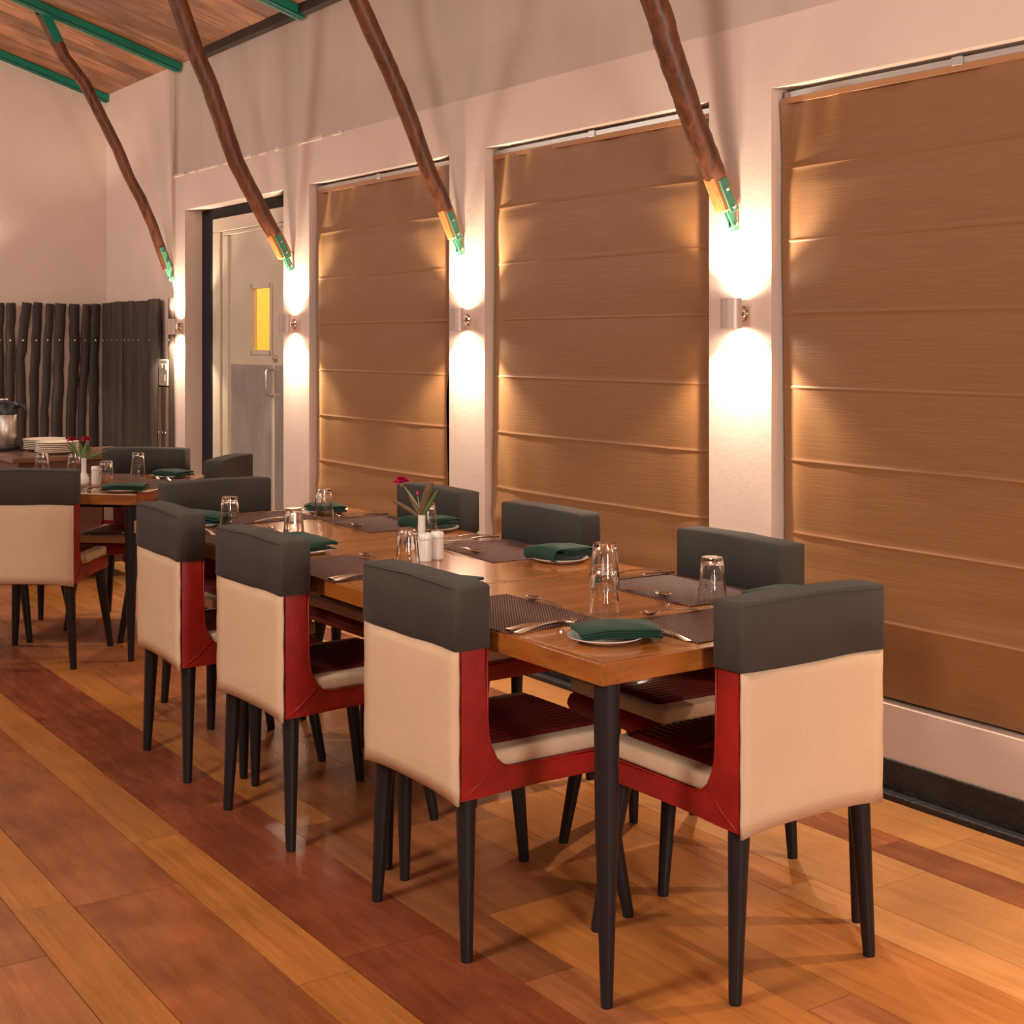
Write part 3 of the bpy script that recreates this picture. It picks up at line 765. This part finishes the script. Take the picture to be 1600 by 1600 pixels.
    for (tx, ty, fx, fy) in ((-.190, .036, -.212, .025), (.190, .036, .212, .025), (-.192, .432, -.226, .492), (.192, .432, .226, .492)):
        bm = bmesh.new(); tube(bm, [(tx, ty, .381), (fx, fy, .010), (fx, fy, 0)], [.0245, .0145, .0138], 16)
        auto_smooth(link_mesh('leg', bm, LEG_BLACK, t), 50)
    return t
CH = [((-2.935, 1.717), 0, 'nearest chair on the aisle side of the long table, beige back, red flank'),
      ((-3.805, 1.684), 1, 'middle of the three beige-backed chairs on the aisle side of the long table'),
      ((-4.552, 1.686), -2.5, 'farthest of the three beige-backed chairs on the aisle side of the long table'),
      ((-2.194, 2.319), 90, 'chair at the near end of the long table, whole beige back towards the right'),
      ((-2.970, 2.868), 178, 'nearest of three chairs facing us on the window side, grey cover by the right-hand pillar'),
      ((-3.840, 2.824), 180, 'middle of three window-side chairs, dark cover before the middle blind, in front of us'),
      ((-4.605, 2.845), 181, 'farthest of three window-side chairs, dark cover behind the pink flower'),
      ((-5.385, 2.215), -88, 'chair at the far end of the long table, wide dark cover facing us'),
      ((-6.222, 1.693), 54, 'beige-backed chair at the left edge, in front of the far table'),
      ((-7.178, 2.602), 228, 'chair behind the far table, wide dark cover before the log palisade'),
      ((-6.362, 2.742), 138, 'chair seen side-on right of the far table, grey cover before the door'),
      ((-7.276, 1.66), -42, 'chair left of the far table, mostly outside the left edge of the picture')]
proto = make_chair(CH[0][2])
for i, ((x, y), a, lab) in enumerate(CH):
    o = proto if i == 0 else copy_tree(proto)
    o.location = (x, y, 0); o.rotation_euler = (0, 0, R(a)); o['label'] = lab

# ================================================================== TABLES (local: centre at origin)
def make_table(label, sx, sy):
    t = thing('dining_table', label, 'table', (0, 0, 0), 0, 'square wooden dining tables')
    th, e = .047, .022
    # boarded top: boards across the table inside an edge frame
    nb = 7
    for k in range(nb):
        x0 = -sx/2+e + (sx-2*e)*k/nb; x1 = -sx/2+e + (sx-2*e)*(k+1)/nb
        bm = bmesh.new(); cx = (x0+x1)/2
        box(bm, x0-cx, x1-cx, -sy/2+e, sy/2-e, .75-th+.005, .75, .0004)
        link_mesh('top_board', bm, TABLE_WOOD, t, (cx, 0, 0))
    for s in (1, -1):
        bm = bmesh.new(); a = sx/2; b = sy/2
        def rail(pts):
            lo = [bm.verts.new((x, y, .75-th)) for x, y in pts]; hi = [bm.verts.new((x, y, .7498)) for x, y in pts]
            bm.faces.new(lo[::-1]); bm.faces.new(hi)
            for i in range(4): bm.faces.new((lo[i], lo[(i+1)%4], hi[(i+1)%4], hi[i]))
            bmesh.ops.bevel(bm, geom=bm.edges[:], offset=.0015, segments=1, affect='EDGES')
        rail([(s*(a), -b), (s*(a), b), (s*(a-e), b-e), (s*(a-e), -b+e)])
        link_mesh('edge_rail', bm, TABLE_EDGE, t)
        bm = bmesh.new()
        rail([(-a, s*b), (a, s*b), (a-e, s*(b-e)), (-a+e, s*(b-e))])
        link_mesh('edge_rail', bm, TABLE_EDGE, t)
    part_box('apron', MATT_BLACK, t, -sx/2+.13, sx/2-.13, -sy/2+.13, sy/2-.13, .75-th-.028, .75-th+.004, .003)
    for qx in (-1, 1):
        for qy in (-1, 1):
            bm = bmesh.new(); x, yv = qx*(sx/2-.045), qy*(sy/2-.048)
            tube(bm, [(x, yv, .75-th+.002), (x, yv, .40), (x, yv, .012), (x, yv, 0)], [.0285, .0255, .0135, .0125], 18)
            auto_smooth(link_mesh('leg', bm, LEG_BLACK, t), 50)
    return t
TY0, TY1 = 1.822, 2.722
tb = make_table('nearest of three square tables pushed into one long table, with the corner towards us', .953, .88)
tb.location = (-2.797, 2.262, 0)
t2 = copy_tree(tb); t2.location = (-3.753, 2.262, 0); t2['label'] = 'middle of three square tables pushed together, carrying the pink flower vase'
t3 = copy_tree(tb); t3.location = (-4.709, 2.262, 0); t3['label'] = 'farthest of three square tables pushed together, in front of the far end chair'
t4 = make_table('separate square table at the far left, set askew with red flowers on it', .92, .92)
t4.location = (-6.71, 2.106, 0); t4.rotation_euler = (0, 0, R(48))

# ================================================================== TABLEWARE
ZT = .7505
def strip(bm, L, wfun, zfun, th, n=16, x0=0.0, dish=None):
    """flat bar along +x with half width wfun(u), height zfun(u), optional dished cross section"""
    rows = []
    for k in range(n+1):
        u = k/n; x = x0 + L*u; hw = wfun(u); z = zfun(u)
        d = dish(u) if dish else 0
        m = 7 if dish else 3
        top, bot = [], []
        for j in range(m):
            s = -1+2*j/(m-1)
            zz = z - d*(1-s*s) + (0.0006 if (not dish and j == 1) else 0)
            top.append(bm.verts.new((x, s*hw, zz+th))); bot.append(bm.verts.new((x, s*hw, zz)))
        rows.append((top, bot))
    for k in range(n):
        (t0, b0), (t1, b1) = rows[k], rows[k+1]; m = len(t0)
        for j in range(m-1):
            bm.faces.new((t0[j], t1[j], t1[j+1], t0[j+1])); bm.faces.new((b0[j], b0[j+1], b1[j+1], b1[j]))
        bm.faces.new((t0[0], b0[0], b1[0], t1[0])); bm.faces.new((t0[-1], t1[-1], b1[-1], b0[-1]))
    for (tp, bt), rev in ((rows[0], False), (rows[-1], True)):
        f = tp + bt[::-1]; bm.faces.new(f if not rev else f[::-1])
def ss(a, b, u): 
    q = max(0, min(1, (u-a)/(b-a))); return q*q*(3-2*q)
def make_fork():
    bm = bmesh.new()
    strip(bm, .135, lambda u: .0085-.0052*ss(0, .75, u), lambda u: .001+.009*math.sin(u*PI*.62), .0022, 14)
    strip(bm, .022, lambda u: .0033+.0090*ss(0, .9, u), lambda u: .0094-.003*u, .0020, 6, .135)
    for j in range(4):
        y = -.0098+.0065*j
        r0 = len(bm.verts); bm.verts.ensure_lookup_table()
        b2 = bmesh.new(); strip(b2, .042, lambda u: .0016-.0008*u, lambda u: .0064-.0055*ss(0, .8, u)+.006*ss(.75, 1, u), .0018, 6, .156)
        for v in b2.verts: v.co.y += y
        me = bpy.data.meshes.new('tmp'); b2.to_mesh(me); b2.free(); bm.from_mesh(me); bpy.data.meshes.remove(me)
    return bm
def make_knife():
    bm = bmesh.new()
    strip(bm, .105, lambda u: .0095-.0030*ss(0, 1, u), lambda u: .001+.0035*math.sin(u*PI*.8), .0048, 10)
    strip(bm, .108, lambda u: .0062+.0040*math.sin(min(1, u*1.1)*PI*.72)*(1-ss(.9, 1.0, u)*.8), lambda u: .0032, .0016, 14, .1045)
    return bm
def make_spoon():
    bm = bmesh.new()
    strip(bm, .115, lambda u: .0082-.0055*ss(0, .8, u), lambda u: .001+.010*math.sin(u*PI*.66), .0021, 14)
    strip(bm, .058, lambda u: max(.0026, .0185*math.sin(PI*(u*.96+.03))**.62), lambda u: .0096-.001*u+.001*u*u, .0013, 14, .1145, dish=lambda u: .0085*math.sin(PI*u)**.8)
    return bm
ME = {}
def inst(kind, builder, mat, smooth_ang=45, mods=()):
    """first call builds the mesh, later calls make a new object sharing it"""
    if kind not in ME:
        o = link_mesh(kind, builder(), mat, mods=mods); auto_smooth(o, smooth_ang); ME[kind] = o
        return o
    o = ME[kind].copy(); COL.objects.link(o); return o
def put(o, x, y, z, deg, label, cat, group):
    o.location = (x, y, z); o.rotation_euler = (0, 0, R(deg)); return tag(o, label, cat, group)

def mat_bm(L=.42, W=.285):
    bm = bmesh.new(); nx, ny = 10, 6
    G = [[bm.verts.new((-L/2+L*i/nx, -W/2+W*j/ny, .0022)) for j in range(ny+1)] for i in range(nx+1)]
    B = [[bm.verts.new((-L/2+L*i/nx, -W/2+W*j/ny, 0)) for j in range(ny+1)] for i in range(nx+1)]
    for i in range(nx):
        for j in range(ny):
            bm.faces.new((G[i][j], G[i+1][j], G[i+1][j+1], G[i][j+1])); bm.faces.new((B[i][j], B[i][j+1], B[i+1][j+1], B[i+1][j]))
    for i in range(nx):
        for j, s in ((0, 1), (ny, -1)):
            f = (B[i][j], B[i+1][j], G[i+1][j], G[i][j]); bm.faces.new(f if s > 0 else f[::-1])
    for j in range(ny):
        for i, s in ((0, -1), (nx, 1)):
            f = (B[i][j], B[i][j+1], G[i][j+1], G[i][j]); bm.faces.new(f if s > 0 else f[::-1])
    return bm
def side_plate_bm(r=.087):
    bm = bmesh.new()
    lathe(bm, [(0, .0035), (r*.62, .0035), (r*.72, .006), (r*.97, .014), (r, .0150), (r*.99, .0125), (r*.72, .0025), (r*.60, 0), (0, 0)], 40)
    return bm
def dinner_plate_bm(r=.128):
    bm = bmesh.new()
    lathe(bm, [(0, .004), (r*.66, .004), (r*.74, .010), (r*.98, .0195), (r, .0205), (r*.995, .0165), (r*.74, .005), (r*.62, 0), (0, 0)], 44)
    return bm
FAC = 10
def tumbler_bm():
    """inverted tumbler: lip on the table, thick base on top, ten flat facets down to a ring"""
    bm = bmesh.new()
    def fac(k):
        def f(t, j):
            if j in (4, 5, 6, 7):
                a = (t % (2*PI/FAC)) - PI/FAC
                return .35 + .65*math.cos(PI/FAC)/math.cos(a)
            return 1
        return f
    prof = [(.0362, .0005), (.0372, .0), (.0380, .0012), (.0368, .030), (.0366, .037), (.0352, .041), (.0303, .104), (.0296, .110), (.0285, .1155), (.0265, .117),
            (.0, .1145), (.0, .101), (.0245, .102), (.0272, .096), (.0338, .035), (.0352, .012)]
    lathe(bm, prof, 40, close=True, mod=fac(0))
    return bm

def napkin_bm(kind):
    """folded cloth napkin: a folded ribbon profile pulled across its width"""
    bm = bmesh.new()
    h = .0056; L = .100
    pts = []
    def arc(cx, cz, r, a0, a1, n=5):
        for k in range(n+1):
            a = R(a0+(a1-a0)*k/n); pts.append((cx+r*math.cos(a), cz+r*math.sin(a)))
    if kind == 'flat':
        for k in range(7): pts.append((-L*.9+L*1.8*k/6, .002))
        arc(L*.92, .002+h/2, h/2, -80, 80)
        for k in range(7): pts.append((L*.9-L*1.75*k/6, .002+h))
        arc(-L*.88, .002+h*1.5, h/2, 260, 100)
        for k in range(7): pts.append((-L*.86+L*1.70*k/6, .002+h*2))
        arc(L*.86, .002+h*2.5, h/2, -80, 80)
        for k in range(8): pts.append((L*.83-L*1.85*k/7, .002+h*3))
    else:
        for k in range(6): pts.append((L-L*1.75*k/5, .002))
        arc(-L*.80, .019, .017, 262, 95, 8)
        for k in range(3): pts.append((-L*.76+L*.16*k/2, .0355))
        for k in range(6): pts.append((-L*.50+L*1.42*k/5, .030-.004*k/5))
        arc(L*.94, .021, .005, 85, -80)
        for k in range(5): pts.append((L*.90-L*1.2*k/4, .015))
        arc(-L*.34, .0195, .0045, 265, 100)
        for k in range(4): pts.append((-L*.30+L*1.1*k/3, .0235))
    nw = 9; Wd = .062
    G = []
    for i, (u, z) in enumerate(pts):
        row = []
        for j in range(nw+1):
            s = -1+2*j/nw
            sag = -.0085*(abs(u)/L)**3 - .006*abs(s)**3
            sk = .006*math.sin(i*.37)*s
            row.append(bm.verts.new((u+sk*.4+.003*math.sin(s*2.3+i*.1), s*Wd*(1+.03*math.sin(i*.5)), max(-.012, z+sag+.0015*math.sin(u*60+s*3)))))
        G.append(row)
    for i in range(len(G)-1):
        for j in range(nw): bm.faces.new((G[i][j], G[i+1][j], G[i+1][j+1], G[i][j+1]))
    return bm

# settings: (name phrase, mat centre, mat angle, plate centre, napkin (dx,dy,deg,kind), glass, cutlery...)
def mat(x, y, deg, phr): put(inst('placemat', mat_bm, MAT_WEAVE) if deg % 180 != 90 else inst('reversed_placemat', mat_bm, MAT_WEAVE_BACK), x, y, ZT, deg, 'brown ribbed placemat ' + phr, 'placemat', 'placemats')
def sideplate(x, y, phr): put(inst('side_plate', side_plate_bm, PORCELAIN), x, y, ZT, 0, 'small white side plate ' + phr, 'plate', 'side plates')
NM = [('SOLIDIFY', dict(thickness=.0035, offset=0.0)), ('SUBSURF', dict(levels=1, render_levels=1))]
def napkin(x, y, deg, kind, phr, dz=.0205):
    o = inst('cloth_napkin' if kind == 'flat' else 'rolled_napkin', lambda: napkin_bm(kind), NAPKIN, 80, NM)
    put(o, x, y, ZT+dz, deg, ('folded' if kind == 'flat' else 'loosely rolled') + ' dark green cloth napkin ' + phr, 'napkin', 'green napkins')
def fork(x, y, deg, phr, dz=.003): put(inst('fork', make_fork, CHROME), x, y, ZT+dz, deg, 'steel dinner fork ' + phr, 'fork', 'forks')
def knife(x, y, deg, phr, dz=.003): put(inst('table_knife', make_knife, CHROME), x, y, ZT+dz, deg, 'steel table knife ' + phr, 'knife', 'table knives')
def spoon(x, y, deg, phr, dz=.003): put(inst('dessert_spoon', make_spoon, CHROME), x, y, ZT+dz, deg, 'steel dessert spoon ' + phr, 'spoon', 'dessert spoons')
def glass(x, y, z, deg, phr): put(inst('tumbler', tumbler_bm, GLASS, 28), x, y, z, deg, 'clear faceted tumbler upside down ' + phr, 'glass', 'upturned tumblers')

A_ = 'before the nearest aisle-side chair'
B_ = 'before the middle aisle-side chair'
C_ = 'before the farthest aisle-side chair'
E_ = 'before the near end chair'
C1_ = 'before the nearest window-side chair'
C2_ = 'before the middle window-side chair'
C3_ = 'before the farthest window-side chair'
D_ = 'before the far end chair'
mat(-2.895, 1.970, 0, A_); mat(-3.745, 1.955, 1, B_); mat(-4.53, 1.965, 0, C_)
mat(-2.500, 2.335, 90, E_); mat(-2.905, 2.545, 180, C1_); mat(-3.77, 2.545, 174, C2_); mat(-4.585, 2.545, 178, C3_); mat(-4.995, 2.215, -90, D_)
# nearest aisle side
knife(-2.695, 1.838, 97, 'with its handle at the table edge, ' + A_); fork(-2.662, 1.838, 101, 'lying by the knife at the table edge, ' + A_)
spoon(-2.835, 2.100, 176, 'across the top of the mat ' + A_)
glass(-2.734, 2.155, ZT+.0023, 5, 'as the lower of the tall stack near the corner')
glass(-2.734, 2.155, ZT+.0628, 12, 'as the upper of the tall stack near the corner')
sideplate(-2.500, 1.972, 'at the near table corner, left of the end chair')
napkin(-2.495, 2.000, 66, 'flat', 'draped over the plate at the near table corner')
# near end chair
fork(-2.372, 2.108, 176, 'sticking out from under the corner napkin, ' + E_)
spoon(-2.632, 2.375, -98, 'across the top of the mat ' + E_)
glass(-2.705, 2.487, ZT+.0023, 0, 'standing alone near the end chair')
knife(-2.37, 2.545, 178, 'at the far side of the mat ' + E_); fork(-2.37, 2.575, 181, 'at the window side of the mat ' + E_, .001)
sideplate(-2.60, 2.62, 'between the near end chair and the nearest window-side chair')
napkin(-2.60, 2.635, -85, 'flat', 'on the plate half hidden by the near end chair')
# nearest window side
fork(-3.145, 2.700, -97, 'at the left end of the mat ' + C1_); knife(-3.105, 2.700, -93, 'at the left end of the mat ' + C1_)
spoon(-2.975, 2.418, 4, 'across the front of the mat ' + C1_)
# middle window side
sideplate(-3.480, 2.568, 'beside the mat ' + C2_); napkin(-3.495, 2.575, 104, 'rolled', 'on the plate ' + C2_)
fork(-4.045, 2.695, -94, 'at the left end of the mat ' + C2_); knife(-4.005, 2.690, -92, 'at the left end of the mat ' + C2_)
spoon(-3.890, 2.400, 14, 'across the front of the mat ' + C2_)
glass(-4.188, 2.515, ZT, 9, 'behind the white bud vase of the long table')
# farthest window side
sideplate(-4.305, 2.620, 'behind the white bud vase of the long table'); napkin(-4.335, 2.612, 100, 'rolled', 'on the plate ' + C3_)
knife(-4.78, 2.690, -92, 'at the left end of the mat ' + C3_); fork(-4.82, 2.695, -94, 'at the left end of the mat ' + C3_)
spoon(-4.665, 2.400, 8, 'across the front of the mat ' + C3_)
glass(-4.805, 2.428, ZT, 4, 'in front of the napkin at the far window-side corner')
# far end
sideplate(-4.985, 2.53, 'at the far window-side corner of the long table'); napkin(-4.985, 2.525, -10, 'flat', 'on the plate at the far window-side table corner')
fork(-5.14, 2.395, 4, 'towards the window side of the mat ' + D_)
spoon(-4.865, 2.170, 84, 'across the front of the mat ' + D_)
knife(-5.14, 2.075, 0, 'towards the aisle side of the mat ' + D_)
glass(-4.736, 2.017, ZT+.0023, 7, 'in front of the dark cover of the far end chair')
sideplate(-4.895, 1.975, 'at the far aisle-side corner of the long table'); napkin(-4.915, 1.995, 32, 'rolled', 'on the plate at the far aisle-side table corner')
fork(-4.60, 1.90, 172, 'peeping out beside the napkin ' + C_)
# farthest aisle side
knife(-4.33, 1.84, 92, 'with its handle at the table edge, ' + C_)
spoon(-4.46, 2.105, 176, 'across the top of the mat ' + C_)
glass(-4.313, 2.067, ZT, 3, 'with a bright top, behind the middle aisle-side chair')
sideplate(-4.085, 2.000, 'beside the mat ' + B_); napkin(-4.115, 2.010, 10, 'rolled', 'on the plate ' + B_)
# middle aisle side
knife(-3.56, 1.818, 98, 'with its handle at the table edge, ' + B_); fork(-3.53, 1.822, 103, 'lying by the knife at the table edge, ' + B_)
spoon(-3.735, 2.090, 174, 'across the top of the mat ' + B_)
glass(-3.634, 2.115, ZT, 6, 'beside the salt and pepper shakers')
sideplate(-3.255, 2.00, 'beside the mat ' + A_); napkin(-3.245, 2.010, 40, 'flat', 'just peeping over the back of the nearest aisle-side chair')

# shakers
def shaker_bm():
    bm = bmesh.new()
    lathe(bm, [(0, 0), (.0185, 0), (.0198, .002), (.0200, .006), (.0205, .066), (.0222, .0675), (.0225, .070), (.0222, .078), (.0205, .0835), (.017, .0865), (0, .088)], 28)
    return bm
put(inst('shaker', shaker_bm, PORCELAIN), -3.722, 2.229, ZT, 0, 'white porcelain shaker nearer the upturned glass, left of the pair', 'shaker', 'salt and pepper shakers')
put(inst('shaker', shaker_bm, PORCELAIN), -3.735, 2.280, ZT, 40, 'white porcelain shaker on the right of the pair, by the bare table top', 'shaker', 'salt and pepper shakers')

# bud vases with flowers
def leaf_obj(parent, base, tip, width, bend, mat, name='leaf'):
    base, tip = Vector(base), Vector(tip); d = tip-base
    view = Vector((-.82, .57, 0))
    sdir = d.cross(view).normalized(); nrm = sdir.cross(d).normalized()
    bm = bmesh.new(); rows = []; n = 10
    for k in range(n+1):
        u = k/n; p = base + d*u + nrm*bend*math.sin(PI*u)
        hw = width*math.sin(PI*(u*.93+.05))**.8*(1 if u < .97 else .3)
        rows.append([bm.verts.new(p - sdir*hw + nrm*hw*.25), bm.verts.new(p), bm.verts.new(p + sdir*hw + nrm*hw*.25)])
    for k in range(n):
        for j in range(2): bm.faces.new((rows[k][j], rows[k][j+1], rows[k+1][j+1], rows[k+1][j]))
    return link_mesh(name, bm, mat, parent, smooth=True, mods=[('SOLIDIFY', dict(thickness=.0009, offset=0))])
def vase(loc, label):
    t = thing('bud_vase', label, 'vase', loc, 0, 'white bud vases')
    bm = bmesh.new()
    lathe(bm, [(0, 0), (.020, 0), (.0235, .003), (.0250, .018), (.0235, .034), (.017, .047), (.0125, .056), (.0118, .068), (.0118, .122), (.0125, .1255), (.0105, .125), (.0098, .10), (0, .095)], 28)
    auto_smooth(link_mesh('vase_body', bm, PORCELAIN, t), 50)
    return t
def carnation(parent, c, r, mat, seed):
    rnd = random.Random(seed); c = Vector(c)
    for ring, (cnt, tilt, rr) in enumerate(((5, 15, .62), (7, 40, .85), (9, 66, 1.0), (9, 88, 1.0))):
        for k in range(cnt):
            a = 2*PI*k/cnt + ring*.4 + rnd.uniform(-.15, .15); tl = R(tilt+rnd.uniform(-8, 8))
            d = Vector((math.cos(a)*math.sin(tl), math.sin(a)*math.sin(tl), math.cos(tl)))
            s = d.cross(Vector((0, 0, 1)))
            s = s.normalized() if s.length > .01 else Vector((1, 0, 0)); nn = s.cross(d).normalized()
            bm = bmesh.new(); rows = []
            for q in range(5):
                u = q/4; hw = r*.34*math.sin(PI*(.12+.75*u))
                p = d*r*rr*u + nn*r*.15*math.sin(u*PI)
                rows.append([bm.verts.new(p+s*hw*j+nn*(.002*((j+q) % 2)) - nn*abs(j)*hw*.25) for j in (-1, -.4, .4, 1)])
            for q in range(4):
                for j in range(3): bm.faces.new((rows[q][j], rows[q][j+1], rows[q+1][j+1], rows[q+1][j]))
            link_mesh('petal', bm, mat, parent, c, smooth=True)
fv = vase((-3.849, 2.292, ZT), 'white bud vase with one deep pink bloom on the long table')
F = lambda x, y, z: (x+3.849, y-2.292, z-ZT)
fl = tag(bpy.data.objects.new('cut_flower', None), 'deep pink bloom on a pale stem with bronze leaves in the bud vase', 'flower'); COL.objects.link(fl); fl.location = (-3.849, 2.292, ZT+.10)
G2 = lambda x, y, z: (x+3.849, y-2.292, z-ZT-.10)
bm = bmesh.new(); tube(bm, [(0, 0, -.002), G2(-3.860, 2.292, .895), G2(-3.905, 2.280, .940), G2(-3.940, 2.272, .967)], [.0022]*4, 8); link_mesh('stem', bm, STEM, fl, smooth=True)
bm = bmesh.new(); lathe(bm, [(0, -.016), (.006, -.012), (.008, -.002), (.006, .004), (0, .006)], 10); link_mesh('calyx', bm, STEM, fl, G2(-3.941, 2.271, .972), smooth=True)
carnation(fl, G2(-3.942, 2.270, .970), .030, PETAL, 5)
leaf_obj(fl, G2(-3.850, 2.290, .868), G2(-3.800, 2.300, .990), .017, .006, LEAF_OLD)
leaf_obj(fl, G2(-3.851, 2.291, .868), G2(-3.935, 2.285, .955), .009, .004, LEAF_OLD)
leaf_obj(fl, G2(-3.852, 2.290, .866), G2(-4.020, 2.270, .914), .008, .012, LEAF_OLD)
leaf_obj(fl, G2(-3.846, 2.292, .868), G2(-3.782, 2.312, .962), .007, -.004, LEAF)
bm = bmesh.new(); tube(bm, [(0, 0, 0), G2(-3.862, 2.285, .935)], [.0014, .0012], 6); link_mesh('stem', bm, STEM, fl, smooth=True)
bm = bmesh.new(); lathe(bm, [(0, -.008), (.005, -.003), (.0045, .004), (0, .009)], 10); link_mesh('bud', bm, PETAL, fl, G2(-3.863, 2.285, .943), smooth=True)

# ---- the far table's ware
v2 = vase((-6.63, 2.086, ZT), 'white bud vase with red flowers on the far left table')
f2 = tag(bpy.data.objects.new('cut_flower', None), 'two red blooms with long green leaves in the vase on the far table', 'flower'); COL.objects.link(f2); f2.location = (-6.63, 2.086, ZT+.10)
H2 = lambda x, y, z: (x+6.63, y-2.086, z-ZT-.10)
for (a, b, c, s) in ((-6.695, 2.05, .955, 1), (-6.625, 2.095, .960, 2)):
    bm = bmesh.new(); tube(bm, [(0, 0, 0), H2((a-6.63)/2-.003, (b+2.086)/2, .91), H2(a, b, c)], [.0024]*3, 8); link_mesh('stem', bm, STEM, f2, smooth=True)
    carnation(f2, H2(a, b, c), .027, PETAL_RED, s)
for tip, wd in (((-6.53, 2.17, .914), .007), ((-6.71, 2.03, .955), .006), ((-6.70, 2.02, .935), .006), ((-6.615, 2.10, .945), .011), ((-6.65, 2.07, .950), .009), ((-6.60, 2.11, .935), .007)):
    leaf_obj(f2, H2(-6.63, 2.086, .868), H2(*tip), wd, .010, LEAF)
put(inst('shaker', shaker_bm, PORCELAIN), -6.597, 2.132, ZT, 0, 'white porcelain shaker beside the vase on the far left table', 'shaker', 'salt and pepper shakers')
def t2pt(u, v): 
    c, s = math.cos(R(48)), math.sin(R(48)); return (-6.71+u*c-v*s, 2.106+u*s+v*c)
for (u, v, a, ph) in ((-.06, -.30, 48, 'on the near side of the far table'), (-.06, .30, 228, 'on the back side of the far table'), (.31, .0, 138, 'on the right side of the far table')):
    x, yv = t2pt(u, v); mat(x, yv, a, ph)
glass(-6.512, 2.154, ZT, 0, 'beside the shaker on the far left table')
glass(-6.884, 2.440, ZT+.0023, 8, 'in front of the chair before the palisade')
glass(-7.033, 2.164, ZT, 3, 'behind the bud vase of the far table')
glass(-7.124, 2.032, ZT+.0023, 6, 'just showing over the chair at the left edge')
sideplate(-6.20, 2.135, 'at the near corner of the far table'); napkin(-6.185, 2.135, 55, 'flat', 'on the plate at the near corner of the far table')
sideplate(-6.715, 2.545, 'at the back corner of the far table'); napkin(-6.725, 2.56, 20, 'flat', 'on the plate at the back corner of the far table')
knife(-6.235, 1.985, 142, 'at the front edge of the far table'); fork(-6.255, 1.960, 147, 'at the front edge of the far table')
spoon(-6.60, 2.44, 170, 'before the plate at the back corner of the far table'); fork(-6.52, 2.47, 172, 'at the right side of the far table')
knife(-6.31, 2.28, 228, 'near the right corner of the far table')

# ================================================================== SIDEBOARD with urn and plates
sb = thing('sideboard', 'dark red-brown serving table at the far left with plates on it', 'sideboard', (-8.62, 2.90, 0))
part_box('top', SIDE_TOP, sb, -.33, .32, -.70, .10, .722, .75, .004)
part_box('front_panel', SIDE_WOOD, sb, .28, .30, -.66, .06, .10, .722, .003)
part_box('side_panel', SIDE_WOOD, sb, -.30, .28, -.66, -.64, .10, .722, .003)
part_box('side_panel', SIDE_WOOD, sb, -.30, .28, .04, .06, .10, .722, .003)
part_box('back_panel', SIDE_WOOD, sb, -.32, -.30, -.66, .06, .10, .722, .003)
for x in (-.27, .26):
    for yv in (-.62, .02):
        bm = bmesh.new(); tube(bm, [(x, yv, .722), (x, yv, 0)], [.024, .018], 12); link_mesh('leg', bm, SIDE_WOOD, sb, smooth=True)
ur = thing('coffee_flask', 'steel pump flask with a black lid on the sideboard, at the left edge', 'flask', (-8.97, 2.32, .75))
bm = bmesh.new(); lathe(bm, [(0, .022), (.083, .022), (.085, .026), (.085, .212), (.082, .216), (0, .216)], 36); auto_smooth(link_mesh('flask_body', bm, STEEL, ur), 40)
bm = bmesh.new(); lathe(bm, [(0, 0), (.098, 0), (.100, .004), (.098, .018), (.088, .022), (0, .022)], 36); auto_smooth(link_mesh('flask_base', bm, BLACK_PLASTIC, ur), 40)
bm = bmesh.new(); lathe(bm, [(0, .216), (.087, .216), (.088, .245), (.080, .275), (.062, .292), (.03, .300), (0, .300)], 36); auto_smooth(link_mesh('pump_lid', bm, BLACK_PLASTIC, ur), 40)
bm = bmesh.new(); lathe(bm, [(0, .300), (.028, .300), (.030, .304), (.028, .312), (0, .314)], 20); link_mesh('pump_button', bm, STEEL, ur)
bm = bmesh.new(); tube(bm, [(.035, .052, .270), (.062, .092, .272), (.072, .106, .262), (.080, .118, .205)], [.022, .018, .014, .009], 12); link_mesh('spout', bm, BLACK_PLASTIC, ur, smooth=True)
bm = bmesh.new(); tube(bm, [(.050, -.074, .25), (.060, -.095, .27), (-.05, -.10, .275), (-.058, -.078, .25)], [.007]*4, 8); link_mesh('carry_handle', bm, BLACK_PLASTIC, ur, smooth=True)
pt = put(link_mesh('serving_tray', (lambda b: (box(b, -.10, .10, -.10, .10, 0, .010, .004), b)[1])(bmesh.new()), BLACK_PLASTIC), -8.97, 2.32, .7502, 0, 'black tray under the steel flask on the sideboard', 'tray', None)
ur.location.z = .761
ORD = ['bottom', 'second', 'third', 'fourth', 'fifth', 'top']
ORDL = ['lowest plate of', 'second plate up in', 'third plate up in', 'fourth plate up in', 'fifth plate up in', 'topmost plate of']
for (x, yv, ph) in ((-8.835, 2.535, 'the rear stack beside the flask'), (-8.555, 2.530, 'the front stack nearer the red flowers')):
    for k in range(6):
        o = inst('dinner_plate', dinner_plate_bm, PLATE_CREAM)
        put(o, x+random.uniform(-.003, .003), yv+random.uniform(-.003, .003), .7505+k*.0108, random.uniform(0, 90), 'cream dinner plate, ' + ORDL[k] + ' ' + ph, 'plate', 'stacked dinner plates')
